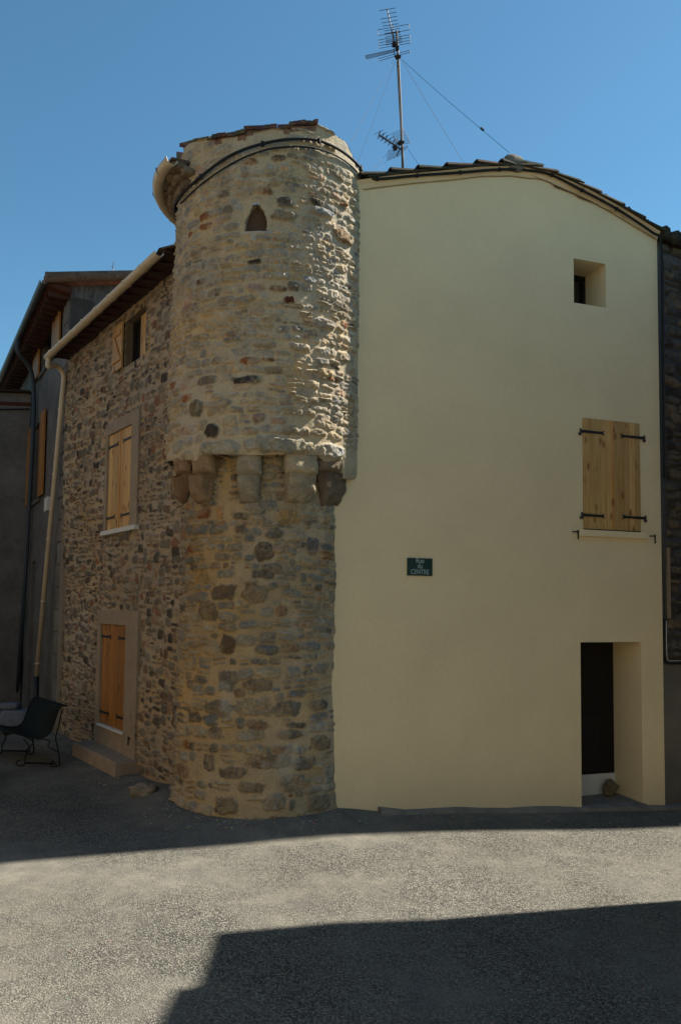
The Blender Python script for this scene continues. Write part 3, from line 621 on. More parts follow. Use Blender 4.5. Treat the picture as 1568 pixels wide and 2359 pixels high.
# stone side wall (heightfield, openings left out)
wU = quad(LW, [(290, 740), (337, 703), (334, 815), (289, 845)]); wM = quad(LW, [(253, 1003), (308, 977), (302, 1214), (245, 1222)]); wD = quad(LW, [(237, 1437), (295, 1441), (290, 1690), (230, 1664)])
S_END = LW.tz(150, 1000)[0]; ZE = (LW.tz(400, 575)[1] + LW.tz(140, 845)[1]) / 2
zst = (LW.tz(219, 1709)[1] + LW.tz(312, 1743)[1]) / 2
print('LW', wU, wM, wD, S_END, ZE, LW.tz(400, 575), LW.tz(140, 845))
def axis_with(lo, hi, st, marks):
    a = np.arange(lo, hi, st)
    for m_ in marks: a[np.argmin(np.abs(a - m_))] = m_
    return a
U = axis_with(-.35, S_END + .02, .0135, [wU[0], wU[1], wM[0], wM[1], wD[0], wD[1]]); V = axis_with(-.3, ZE, .0135, [wU[2], wU[3], wM[2], wM[3], wD[2], wD[3]])
PAL_L = [(4, (.18, .155, .12)), (4, (.13, .115, .09)), (3.0, (.25, .205, .145)), (2.2, (.165, .11, .075)), (.8, (.20, .10, .06)), (2.4, (.06, .052, .043)), (1, (.26, .18, .12))]
ls = rubble(U[0], U[-1], -.3, ZE, lambda v: .125, (.7, 1.8), .014, PAL_L, 9, prot=(.008, .024), skip=.05, split=.42, jit=.55)
H, C = stone_field(U, V, ls, (.36, .285, .19), seed=14, smear=.10, warp=.03, rough=.006, mvar=.25)
UU, VV = np.meshgrid(U, V, indexing='ij')
s0 = LW.tz(228, 1500)[0]
H = H - .10 * sm(s0 - .03, s0 + .05, UU) * (1 - sm(2.6, 4.2, VV)) + .03 * fbm(UU, VV, .8, 3, 50)
st_ = np.exp(-((UU - s0 - .05) / .16) ** 2) * (1 - sm(3.2, 4.2, VV)) * (.6 + .4 * fbm(UU, VV, 3, 3, 61)); C = C * (1 - .55 * np.clip(st_, 0, 1))[..., None]
for wq in (wU, wM, (wD[0], wD[1], zst, wD[3])):
    near = (1 - sm(.03, .10, np.maximum(np.maximum(wq[0] - UU, UU - wq[1]), np.maximum(wq[2] - VV, VV - wq[3])))); H = H * (1 - near)
P = np.stack([LW.p.x + LW.u.x * UU + LW.n.x * H, LW.p.y + LW.u.y * UU + LW.n.y * H, VV], -1)
UC, VC = np.meshgrid((U[:-1] + U[1:]) / 2, (V[:-1] + V[1:]) / 2, indexing='ij'); keep = np.ones(UC.shape, bool)
for wq in (wU, wM, wD): keep &= ~((UC > wq[0]) & (UC < wq[1]) & (VC > wq[2]) & (VC < wq[3]))
grid_obj('side_wall', P, C, M_STONE, house, keep)
ew = MB(); ew.wbox(LW, S_END, S_END + .02, -.3, ZE, -.5, .0, (.3, .26, .2)); ew.build('wall_end', M_STONE, house)
def reveal(mb, W, q, dep, c=(1, 1, 1)):
    a, b, c0, d = q
    for e, f in (((a, c0), (b, c0)), ((b, c0), (b, d)), ((b, d), (a, d)), ((a, d), (a, c0))):
        mb.add([W.P(*e), W.P(*f), W.P(f[0], f[1], -dep), W.P(e[0], e[1], -dep)], [(0, 1, 2, 3)], c)
# middle window, side wall
a, b, c, d = wM; mid_ = (a + b) / 2; so_ = quad(LW, [(250, 975), (325, 942), (318, 1222), (240, 1232)])
bd = MB(); a0, b0, d0 = so_[0], min(so_[1], b + .2), so_[3]
bd.wbox(LW, a0, a, c, d0, -.05, .035); bd.wbox(LW, b, b0, c, d0, -.05, .034); bd.wbox(LW, a, b, d, d0, -.05, .033); wmm = bd.build('window', M_BAND, house, bevel=.008); wmm['label'] = 'pine shuttered window framed by a grey band'
bk = MB(); bk.wbox(LW, a, b, c, d, -.09, -.05); bk.build('window_back', M_DARK, wmm)
shutter(LW, a + .004, mid_ - .004, c + .01, d, -.03, M_WOOD, wmm, 3); shutter(LW, mid_ + .004, b - .004, c + .01, d, -.03, M_WOOD, wmm, 3)
cb = MB(); cb.wbox(LW, mid_ - .018, mid_ + .018, c + .012, d, .0, .012, (1, .75, .55)); cb.build('cover_strip', M_WOOD, wmm, bevel=.003)
for (x0, y0, x1, y1) in ((308, 1005, 284, 1014), (251, 1032, 274, 1022), (301, 1182, 278, 1187), (243, 1196, 265, 1190)):
    p, q2 = LW.tz(x0, y0), LW.tz(x1, y1); strap(LW, p[0], q2[0], (p[1] + q2[1]) / 2, .004, wmm)
sl2 = MB(); sl2.wbox(LW, a0 - .02, b0 + .02, c - .07, c, -.05, .07); sl2.build('sill', M_WHITE, wmm, bevel=.006)
for (x, y) in ((311, 1214), (230, 1227)):
    p = LW.tz(x, y); stay(LW, p[0], p[1], .02, wmm)
# lower opening, side wall
a, b, c, d = wD; mid_ = (a + b) / 2; so_ = quad(LW, [(232, 1408), (322, 1405), (318, 1740), (222, 1700)])
bd = MB(); a0, b0, d0 = so_[0], so_[1], so_[3]
bd.wbox(LW, a0, a, zst - .1, d0, -.05, .045); bd.wbox(LW, b, b0, zst - .1, d0, -.05, .044); bd.wbox(LW, a, b, d, d0, -.05, .043); bd.wbox(LW, a, b, zst - .1, c - .03, -.05, .028)
wdd = bd.build('window', M_BAND, house, bevel=.01); wdd['label'] = 'tall narrow pine shuttered opening above a stone step'
bk = MB(); bk.wbox(LW, a, b, c, d, -.09, -.05); bk.build('window_back', M_DARK, wdd)
shutter(LW, a + .004, mid_ - .004, c + .01, d, -.03, M_WOODR, wdd, 3); shutter(LW, mid_ + .004, b - .004, c + .01, d, -.03, M_WOODR, wdd, 3)
for (x0, y0, x1, y1) in ((297, 1471, 273, 1470), (234, 1466, 257, 1466), (292, 1658, 268, 1650), (229, 1638, 252, 1644)):
    p, q2 = LW.tz(x0, y0), LW.tz(x1, y1); strap(LW, p[0], q2[0], (p[1] + q2[1]) / 2, .006, wdd)
sl2 = MB(); sl2.wbox(LW, a, b, c - .03, c + .005, -.05, .055); sl2.build('sill', M_WHITE, wdd, bevel=.005)
for (x, y) in ((305, 1700), (222, 1672)):
    p = LW.tz(x, y); stay(LW, p[0], p[1], .02, wdd)
sb = MB(); q1, q2 = LW.tz(310, 1740, .22)[0], LW.tz(200, 1700, .22)[0]
sb.wbox(LW, min(a0, b0) - .05, max(a0, b0) + .16, -.2, zst - .01, -.02, .33); sb.build('doorstep', M_BAND, house, bevel=.02)
# upper window, side wall: one leaf closed, one folded back on the wall
a, b, c, d = wU; rvb = MB(); reveal(rvb, LW, wU, .16, (.55, .5, .45)); wup = rvb.build('window', M_BAND, house); wup['label'] = 'small upper window with one shutter folded back'
bk = MB(); bk.wbox(LW, a, b, c, d, -.17, -.15); bk.build('pane', M_GLASS, wup)
fr = MB(); m2 = a + (b - a) * .52
fr.wbox(LW, a, a + .035, c, d, -.15, -.11); fr.wbox(LW, b - .05, b, c, d, -.15, -.11); fr.wbox(LW, m2 - .03, m2 + .03, c, d, -.15, -.105); fr.wbox(LW, a + .035, b - .05, d - .05, d, -.15, -.112); fr.wbox(LW, a + .035, b - .05, c, c + .05, -.15, -.112); fr.build('frame', M_DARK, wup, bevel=.003)
shutter(LW, a + .03, m2 - .04, c + .004, d - .03, -.10, M_WOOD, wup, 3)
lw_ = (b - a) * .5
shutter(LW, b + .01, b + .01 + lw_, c, d, .03, M_WOOD, wup, 3)
zb = MB()
for (z0, z1) in ((c + .12, c + .19), (d - .19, d - .12)): zb.wbox(LW, b + .03, b - .01 + lw_, z0, z1, .06, .082, (.85, .7, .5))
q3 = [LW.P(b + .05, c + .19, .0605), LW.P(b + .13, c + .19, .0605), LW.P(b - .03 + lw_, d - .19, .0605), LW.P(b - .11 + lw_, d - .19, .0605)]; zb.prism(q3, LW.n * .02, (.8, .6, .42)); zb.build('brace', M_WOOD, wup, bevel=.003)

# eaves of the side wall
EA = LW.tz(405, 545, .38); EB = LW.tz(112, 822, .38); print('EAVE', EA, EB)
ZG = (EA[1] + EB[1]) / 2; s_a, s_b = -.25, EB[0]
ev = MB()
ev.wbox(LW, s_a, s_b + .05, ZG + .02, ZG + .05, -.2, .33, (1, 1, 1))
ev.wbox(LW, s_a, s_b, ZE - .02, ZG + .018, -.2, .03, (.9, 1, 1.1))
ev.wbox(LW, s_a, s_b, ZE - .05, ZE + .02, .0, .06, (1.3, 1.2, 1))
evo = ev.build('eave_soffit', M_SOFFIT, house)
rt = MB()
for s_ in np.arange(s_a + .15, s_b, .33):
    rt.hexa([LW.P(s_, ZE + .02, .031), LW.P(s_ + .09, ZE + .02, .031), LW.P(s_ + .09, ZG + .019, .031), LW.P(s_, ZG + .019, .031)],
            [LW.P(s_, ZG - .03, .31), LW.P(s_ + .09, ZG - .03, .31), LW.P(s_ + .09, ZG + .019, .31), LW.P(s_, ZG + .019, .31)], (1.1, .8, .7))
rt.build('rafter_tails', M_SOFFIT, house)
gt = MB(); gt.channel([LW.P(t, ZG - .005 * (t / s_b), .40) for t in np.linspace(s_a, s_b, 14)], .066)
gt.wbox(LW, s_b - .004, s_b + .004, ZG - .07, ZG, .335, .465)
gut = gt.build('gutter', M_PVC, house, smooth=False)
for t in np.arange(.3, s_b, .62):
    gb = MB(); gb.tube([LW.P(t, ZG + .005, .40 + .07 * 1.03)] + [LW.P(t, ZG - .071 * math.sin(w_), .40 + .071 * math.cos(w_)) for w_ in np.linspace(.2, 2.95, 9)] + [LW.P(t, ZG + .02, .30)], .006, 6)
    gb.build('gutter_bracket', M_PVC, gut)
# downpipe
def tz3(W, x, y, d): t, z = W.tz(x, y, d); return W.P(t, z, d)
bx_, by_ = LW.tz(85, 1555, .07)
top = LW.P(s_b - .08, ZG - .06, .40)
dp = MB(); tA = LW.tz(146, 862, .07); tB = LW.tz(84, 1560, .07); tC = LW.tz(82, 1640, .07)
dp.tube(spline([top, top + Vector((0, 0, -.16)), LW.P((s_b + tA[0]) / 2, tA[1] + .12, .22), LW.P(tA[0], tA[1], .07), LW.P(tA[0], tA[1] - .25, .07)], 6) + [LW.P(tB[0], tB[1], .07)], .045, 12)
dp.build('downpipe', M_PVC, house, smooth=True)
db = MB(); db.tube([LW.P(tB[0], tB[1] + .02, .07), LW.P(tC[0], -.05, .07)], .055, 12); db.build('downpipe_boot', M_IRON, house, smooth=True)
for k in np.linspace(.08, .95, 5):
    cl = MB()
    p = LW.P(tA[0] + (tB[0] - tA[0]) * k, tA[1] - .2 + (tB[1] - tA[1] + .2) * k, .07); cl.tube([p - Vector((0, 0, .012)), p + Vector((0, 0, .012))], .051, 12)
    cl.build('pipe_collar', M_PVC, house)

# roof: left slope from the side eave up to the ridge, right slope down again
ridge_t, ridge_z = FW.tz(1180, 378)
pr = FW.P(ridge_t, ridge_z)
inn = -LW.n                                    # horizontal direction up the left slope
def roofgrid(name, org, along, upd, L, D, zA, zB, c0, parent, sagging=.02, seed=1):
    """barrel-tiled slope: org at the eave, 'upd' horizontal up-slope direction of run D."""
    nu = int(L / .03); nv = int(D / .05); uu = np.linspace(0, L, nu); vv = np.linspace(0, D, nv); A, B = np.meshgrid(uu, vv, indexing='ij')
    pitch_ = .21; ph = (A / pitch_) % 1; rnd = fbm(np.floor(A / pitch_) * 3.3, np.floor(B / .36) * 2.1, 1.0, 1, seed)
    hump = .055 * np.sin(np.pi * ph) ** .7; step = .028 * (1 - (B / .36) % 1)
    Z = zA + (zB - zA) * B / D + hump + step + .008 * rnd + sagging * fbm(A, B, .4, 2, seed + 3)
    P = np.stack([org.x + along.x * A + upd.x * B, org.y + along.y * A + upd.y * B, Z], -1)
    cc = np.array(c0)[None, None, :] * (1 + .35 * rnd + .25 * fbm(A, B, 3, 3, seed + 5))[..., None]
    return grid_obj(name, P, np.clip(cc, .01, .6), M_TILE, parent)
o_l = LW.P(-.25, 0, .42)
Dl = (pr - o_l).dot(inn); Ll = s_b + .5
zL = ZG + .05
rd = LW.u
print('RIDGE', pr, 'run', Dl, 'zL', zL)
# front edge of the slope follows the gable: parametrise between eave line and ridge line
def slope(name, A0, A1, B0, B1, c0, parent, seed):
    """bilinear tiled patch: A0->A1 eave, B0->B1 ridge."""
    A0, A1, B0, B1 = [np.array(v) for v in (A0, A1, B0, B1)]
    L = np.linalg.norm(A1 - A0); D = np.linalg.norm(B0 - A0); nu, nv = int(L / .03), int(D / .045)
    a, b = np.meshgrid(np.linspace(0, 1, nu), np.linspace(0, 1, nv), indexing='ij')
    P = (A0 * (1 - a[..., None]) + A1 * a[..., None]) * (1 - b[..., None]) + (B0 * (1 - a[..., None]) + B1 * a[..., None]) * b[..., None]
    ua, vb = a * L, b * D; ph = (ua / .2) % 1; rnd = fbm(np.floor(ua / .2) * 3.3, np.floor(vb / .36) * 2.1, 1.0, 1, seed)
    P[..., 2] += .05 * np.sin(np.pi * ph) ** .7 + .028 * (1 - (vb / .36) % 1) + .01 * rnd
    cc = np.array(c0)[None, None, :] * (1 + .35 * rnd + .25 * fbm(ua, vb, 3, 3, seed + 5))[..., None]
    return grid_obj(name, P, np.clip(cc, .01, .6), M_TILE, parent)
TC = (.13, .085, .055)
gl_ = FW.P(-.3, ztopF(-.3) + .06, .02); rg0 = pr + FW.n * .02; rg0.z = ztopF(ridge_t) + .10; rg1 = rg0 + LW.u * (s_b + 1.0); rg1.z = rg0.z
e0 = LW.P(-.25, ZG + .012, .37); e1 = LW.P(s_b + .05, ZG + .012, .37)
slope('roof', e0, e1, FW.P(.35, ztopF(.35) + .05, .0), rg1 + Vector((-1.2, -.7, -.3)), TC, house, 3)
slope('roof', FW.P(.2, ztopF(.2) + .05, .0), FW.P(.2, ztopF(.2) + .05, .0) + LW.u * 6.5, rg0, rg1, TC, house, 4)
gr_ = FW.P(T_END + .1, ztopF(T_END) + .06, .02)
slope('roof', gr_ + LW.u * 7, gr_, rg1, rg0, TC, house, 5)
# under-roof shell keeps daylight out
sh = MB()
for A, B in ((FW.P(-.3, ztopF(-.3) - .02, -.03), FW.P(ridge_t, ztopF(ridge_t) - .02, -.03)), (FW.P(ridge_t, ztopF(ridge_t) - .02, -.03), FW.P(T_END, ztopF(T_END) - .02, -.03))):
    sh.add([A, B, B + LW.u * 6.5, A + LW.u * 6.5], [(0, 1, 2, 3)])
sh.build('roof_boards', M_SOFFIT, house)
# verge of the gable: plastered cove and overlapping verge tiles
cv = MB(); pts = [(-.05, 0)] + [(g[0], 0) for g in gab if 0 < g[0] < T_END] + [(T_END, 0)]
ts = np.linspace(.18, T_END, 26)
for i in range(len(ts) - 1):
    A = []
    for t in (ts[i], ts[i + 1]):
        z = ztopF(t); A.append([FW.P(t, z - .005, -.04), FW.P(t, z - .005, .004), FW.P(t, z + .045, .028), FW.P(t, z + .085, .075), FW.P(t, z + .085, -.04)])
    n5 = 5; cv.add(A[0] + A[1], [(k, (k + 1) % n5, n5 + (k + 1) % n5, n5 + k) for k in range(n5)] + [(4, 3, 2, 1, 0), (5, 6, 7, 8, 9)], (.98, .96, .98))
cv.build('verge_cove', M_PLASTER, house)
vt = MB()
def vtile(t0, t1, zlift, c):                   # one barrel tile lying along the verge, lower end at t0
    z0, z1 = ztopF(t0) + .09, ztopF(t1) + .09; n = 7
    for k, (hh, rr_) in enumerate(((.0, .085),)):
        ring = []
        for (t, z, rs_) in ((t0, z0 + zlift, .105), (t1, z1 + .002, .082)):
            for i in range(n):
                w_ = math.pi * i / (n - 1); ring.append(FW.P(t, z + .60 * rs_ * math.sin(w_), .02 + rs_ * math.cos(w_)))
            for i in range(n):
                w_ = math.pi * (n - 1 - i) / (n - 1); ring.append(FW.P(t, z - .012 + .60 * (rs_ - .014) * math.sin(w_), .02 + (rs_ - .014) * math.cos(w_)))
        N2 = 2 * n; vt.add(ring, [(i, (i + 1) % N2, N2 + (i + 1) % N2, N2 + i) for i in range(N2)] + [tuple(range(N2))[::-1], tuple(range(N2, 2 * N2))], c)
MOSS = [(.045, .042, .03), (.055, .045, .035), (.04, .045, .03), (.065, .048, .035), (.08, .055, .04)]
def vslab(t0, t1, zl, c):                      # flat under-tile, shows as a thin dark edge
    vt.hexa([FW.P(t0, ztopF(t0) + .086 + zl, -.3), FW.P(t1, ztopF(t1) + .086, -.3), FW.P(t1, ztopF(t1) + .086, .10), FW.P(t0, ztopF(t0) + .086 + zl, .10)],
            [FW.P(t0, ztopF(t0) + .112 + zl, -.3), FW.P(t1, ztopF(t1) + .112, -.3), FW.P(t1, ztopF(t1) + .112, .10), FW.P(t0, ztopF(t0) + .112 + zl, .10)], c)
t = .22; k = 0
while t < ridge_t - .05:
    L_ = random.uniform(.36, .44); vtile(t, min(t + L_ + .06, ridge_t + .02), .05, MOSS[k % 5]); vslab(t + .1, min(t + L_ + .16, ridge_t), .012, MOSS[(k + 2) % 4]); t += L_; k += 1
t = T_END + .06
while t > ridge_t + .1:
    L_ = random.uniform(.30, .40); vtile(t, max(t - L_ - .05, ridge_t), .02, MOSS[k % 4]); vslab(t - .08, max(t - L_ - .12, ridge_t), .01, MOSS[(k + 1) % 4]); t -= L_; k += 1
vt.build('verge_tiles', M_TILE, house)
# moss tufts along the right verge
for k in range(26):
    mo = MB(); t = random.uniform(ridge_t + .9, T_END + .1); blob(mo, FW.P(t, ztopF(t) + .125, random.uniform(-.02, .09)), Vector((.025, 0, 0)) * random.uniform(.6, 1.5), Vector((0, .025, 0)), Vector((0, 0, .022)) * random.uniform(.7, 1.6), 1, k, (.03, .04, .02), .5, 8, 6)
    mo.build('moss_tuft', M_TILE, house, smooth=True)
# ridge: barrel tiles laid end to end, mortar-filled round end visible above the gable
rg = MB(); c0 = FW.P(ridge_t, ztopF(ridge_t) + .12, .03)
for k in range(15):
    n = 10; v8 = []
    for q_, rs_ in ((0, .13), (.44, .105)):
        for i in range(n): w_ = math.pi * i / (n - 1); v8.append(c0 + LW.u * (k * .4 + q_) + FW.u * (rs_ * math.cos(w_)) + Vector((0, 0, rs_ * math.sin(w_) + .02 * (q_ == 0))))
    rg.add(v8, [(i, i + 1, n + i + 1, n + i) for i in range(n - 1)] + ([tuple(range(n))] if k == 0 else []), (.16 + .03 * (k % 3), .135, .11))
rg.build('ridge_tiles', M_TILE, house, smooth=False)
rm = MB(); blob(rm, c0 + Vector((0, 0, .02)) + FW.n * .01, FW.u * .15, LW.u * .06, Vector((0, 0, .11)), .8, 3, (.15, .135, .11), .15); 
rm.hexa([FW.P(ridge_t + .02, ztopF(ridge_t) + .15, .10), FW.P(ridge_t + .42, ztopF(ridge_t + .4) + .13, .10), FW.P(ridge_t + .42, ztopF(ridge_t + .4) + .13, -.1), FW.P(ridge_t + .02, ztopF(ridge_t) + .15, -.1)],
        [FW.P(ridge_t + .02, ztopF(ridge_t) + .175, .10), FW.P(ridge_t + .42, ztopF(ridge_t + .4) + .155, .10), FW.P(ridge_t + .42, ztopF(ridge_t + .4) + .155, -.1), FW.P(ridge_t + .02, ztopF(ridge_t) + .175, -.1)], (.36, .31, .24))
rm.build('ridge_mortar', M_ROCK, house)

# ------------------------------------------------------------------ street sign
sg = quad(FW, [(937, 1284), (995, 1287), (994, 1327), (936, 1325)])
sign = MB(); sign.wbox(FW, sg[0], sg[1], sg[2], sg[3], .004, .016)
sgo = thing('street_sign', 'small dark green street name plate on the cream wall', 'sign', FW.P((sg[0] + sg[1]) / 2, sg[2], .004))
sign.build('plate', M_ENAMEL, sgo, bevel=.002)
sh_, sw_ = sg[3] - sg[2], sg[1] - sg[0]; MW = Matrix((FW.u, Vector((0, 0, 1)), FW.n)).transposed()
for txt, k, sx, hh in (('Rue', .72, .80, .30), ('du', .42, .80, .30), ('CENTRE', .09, .78, .29)):
    cu = bpy.data.curves.new('t', 'FONT'); cu.body = txt; cu.align_x = 'CENTER'; cu.size = sh_ * hh * 1.36; cu.extrude = .0012; cu.offset = .0004
    to = bpy.data.objects.new('t', cu); col.objects.link(to); bpy.context.view_layer.update()
    me = bpy.data.meshes.new_from_object(to.evaluated_get(bpy.context.evaluated_depsgraph_get())); col.objects.unlink(to); bpy.data.objects.remove(to)
    p0 = FW.P((sg[0] + sg[1]) / 2, sg[2] + sh_ * k, .0175) - Vector(sgo['_o'])
    for v in me.vertices: v.co = p0 + MW @ Vector((v.co.x * sx, v.co.y, v.co.z))
    me.name = 'lettering'; me.materials.clear(); me.materials.append(M_LETTER); ca = me.color_attributes.new('Col', 'FLOAT_COLOR', 'POINT'); ca.data.foreach_set('color', [1.0] * 4 * len(me.vertices))
    o = bpy.data.objects.new('lettering', me); col.objects.link(o); o.parent = sgo
for k in (.07, .93):
    sc = MB(); p = FW.P(sg[0] + sw_ * k, sg[2] + sh_ * .5, .016); sc.tube([p, p + FW.n * .004], .006, 8); sc.build('screw', M_MAST, sgo)

# ------------------------------------------------------------------ cables
def cable(pts, r, m, label, n=8): 
    mb = MB(); mb.tube(spline(pts, n), r, 7); o = mb.build('cable', m, None, smooth=True); return tag(o, label, 'cable', 'cables strung along the walls')
_c1 = [dz(*p) for p in ((414, 470), (430, 447), (470, 410), (520, 372), (560, 351), (606, 336), (650, 327), (690, 324), (730, 328), (770, 345), (800, 366), (822, 388))]
ring1 = [on_drum(a, _c1[0][1] - .01, .05) for a in (-118, -105, -90, -78)] + [on_drum(a, z, .05) for a, z in _c1]
face1 = [tz3(FW, x, y, .06) for x, y in ((838, 400), (868, 411), (960, 403), (1060, 396), (1150, 389), (1215, 391), (1270, 402), (1340, 437), (1420, 480), (1500, 533), (1520, 552))] + [tz3(FW, x, y, .05) for x, y in ((1524, 640), (1526, 900), (1529, 1100))]
cb1 = cable(ring1 + face1, .017, M_CABLE, 'thick black cable bundle round the turret top and under the gable tiles')
for k in range(0, len(ring1), 3):
    p = ring1[k]; cl = MB(); cl.tube([p + Vector((0, 0, .025)), p - Vector((0, 0, .025))], .022, 6); cl.build('cable_clip', M_CABLE, cb1)
for k in (1, 2, 3, 4, 6, 7, 8):
    p = face1[k]; cl = MB(); cl.tube([p - FW.u * .016, p + FW.u * .016], .027, 6); cl.build('cable_clip', M_CABLE, cb1)
cable([on_drum(*dz(*p), .045) for p in ((424, 470), (460, 436), (500, 405), (550, 374), (600, 353), (640, 344), (690, 342), (740, 350), (780, 368), (812, 394), (830, 425))], .010, M_CABLE, 'thinner dark cable sagging just below the bundle on the turret')
cable([FW.P(t, ztopF(t) - .018 + .004 * math.sin(t * 7), .012) for t in np.linspace(.3, T_END - .02, 20)], .006, M_YCABLE, 'thin ochre cable along the top of the cream wall')
cable([LW.P(t, ZE - .04 - .03 * math.sin(t * 1.1), .075) for t in np.linspace(-.1, s_b - .2, 12)], .014, M_CABLE, 'black cable under the eave of the stone side wall')
cable([LW.P(t, ZE + .06 + .04 * math.sin(t * 2.1 + 1), .10) for t in np.linspace(.6, 3.0, 7)], .016, M_MAST, 'short grey conduit slung beneath the eave of the stone side')

# ------------------------------------------------------------------ aerial on the roof
YA = 12.2
A_ = lambda x, y, dy=0: atY(x, y, YA + dy)
ant = thing('tv_aerial', 'tall rooftop television aerial mast with two antennas and guy wires', 'aerial', A_(927, 395))
pw_ = 1.0
ms = MB(); ms.tube([A_(928, 420), A_(927, 360), A_(922, 240), A_(917, 130), A_(913, 70)], [.022, .022, .020, .019, .017], 8); ms.build('mast', M_MAST, ant, smooth=True)
wc = MB(); wc.tube(spline([A_(926, 340, -.03), A_(920, 250, -.03), A_(918, 215, -.03), A_(916, 180, -.03), A_(914, 140, -.03)], 5), .008, 6); wc.build('lead', M_CABLE, ant)
def zpt(X, Y): return (850 + X / 1568 * 300 * 1.0) / 1702 * 1568, (Y / 2352 * 450) / 2560 * 2358   # zoomed crop -> photo px
def seg(mb, x0, y0, x1, y1, r=.0045, dy=0, dy1=None):
    mb.tube([A_(*zpt(x0, y0), dy), A_(*zpt(x1, y1), dy if dy1 is None else dy1)], r, 5)
up = MB()
seg(up, 615, 110, 705, 545, .010); seg(up, 705, 545, 712, 730, .008)
for (x0, y0, x1, y1) in ((512, 130, 722, 95), (630, 168, 732, 152), (533, 241, 742, 204), (543, 292, 748, 253), (555, 332, 762, 300), (572, 397, 776, 362), (578, 430, 780, 398), (580, 443, 785, 412), (588, 478, 790, 440), (592, 497, 800, 470), (597, 520, 800, 488), (600, 548, 812, 512), (598, 577, 815, 540)):
    seg(up, x0, y0, x1, y1, .0050)
for q in (((490, 382), (900, 307), (907, 380), (498, 457)), ((503, 515), (910, 445), (920, 553), (515, 622)), ((332, 718), (710, 635), (714, 670), (343, 763)), ((503, 757), (906, 648), (913, 672), (510, 788))):
    for k in range(4): seg(up, *q[k], *q[(k + 1) % 4], .0045)
for y0, y1 in ((550, 480), (585, 518)): seg(up, 508, y0, 915, y1, .0045)
for k in range(1, 4): seg(up, 332 + 3 * k, 718 + 11 * k, 710 + k, 635 + 9 * k, .0035)
seg(up, 692, 335, 706, 545, .006)
up.build('upper_antenna', M_MAST, ant)
bx = MB(); bx.obox(A_(*zpt(706, 572), -.02), Vector((.035, 0, 0)), Vector((0, .025, 0)), Vector((0, 0, .035))); bx.obox(A_(*zpt(745, 625), -.02), Vector((.028, 0, 0)), Vector((0, .03, 0)), Vector((0, 0, .03))); bx.build('junction_box', M_CABLE, ant, bevel=.005)
for (x, y) in ((755, 748), (798, 1868)):
    cr_ = MB(); p = A_(*zpt(x, y)); cr_.tube([p + Vector((0, 0, .02)), p - Vector((0, 0, .012))], [.055, .04], 12); cr_.build('guy_collar', M_CABLE, ant)
lo = MB(); seg(lo, 505, 1755, 830, 1965, .014, -.12, .0)
for k in range(6):
    fx, fy, dy = 500 + k * 46, 1752 + k * 29, -.12 + k * .018
    for s_ in (1, -1):
        # X-shaped director: curved arm and thin rods
        pts = [A_(*zpt(fx + 5, fy), dy), A_(*zpt(fx + 18, fy - 25 * s_), dy), A_(*zpt(fx + 30 * (s_ > 0) - 5, fy - 48 * s_), dy)]
        lo.tube(pts, .008, 6)
        seg(lo, fx + 15, fy - 35 * s_, fx - 62 + (40 if s_ < 0 else 0), fy + (2 if s_ > 0 else 60), .0035, dy); seg(lo, fx + 15, fy - 35 * s_, fx + 68 - (30 if s_ < 0 else 0), fy - (62 if s_ > 0 else 5), .0035, dy)
seg(lo, 712, 1792, 775, 1905, .009); seg(lo, 782, 1935, 738, 2030, .009)
lo.build('lower_antenna', M_MAST, ant)
rfl = MB()
for k in range(10): seg(rfl, 672 + 10 * k * .3 + k * 2, 1762 + k * 17 - 20, 825 + k * 10, 1680 + k * 20, .003, .03)
seg(rfl, 825, 1680, 918, 1860, .004, .03)
for k in range(10): seg(rfl, 622 - k * 2, 1960 + k * 15, 775 + (9 - k) * 13, 1905 + k * 14, .003, .03)
rfl.build('reflector', M_MAST, ant)
jb = MB(); jb.obox(A_(*zpt(717, 1925), -.06), Vector((.03, 0, .012)), Vector((0, .03, 0)), Vector((-.01, 0, .03))); jb.build('junction_box', M_CABLE, ant, bevel=.005)
gz_ = (((700, 770), None, (800, 320, 9.0)),)
def guy(a, b_, name='guy_wire', dy=0, sag=.02):
    p, q = A_(*a), b_; m_ = (p + q) / 2 - Vector((0, 0, sag)); g_ = MB(); g_.tube(spline([p, m_, q], 6), .0028, 4); g_.build(name, M_CABLE, ant)
    return p, q
guy(zpt(700, 770), atY(808, 325, 10.4)); guy(zpt(722, 790), atY(822, 375, 11.0)); guy(zpt(800, 765), tz3(FW, 1172, 350, -.05)); guy(zpt(815, 790), atY(1075, 385, 12.0))
guy(zpt(620, 1990), atY(858, 388, 11.6)); guy(zpt(595, 2110), atY(872, 390, 11.6)); guy(zpt(860, 1890), atY(972, 388, 11.4))
pA, pB = A_(*zpt(800, 765)), tz3(FW, 1172, 350, -.05); tk = MB(); pm = pA.lerp(pB, .785); tk.tube([pm - (pB - pA).normalized() * .04, pm + (pB - pA).normalized() * .04], .016, 6); tk.build('turnbuckle', M_CABLE, ant)

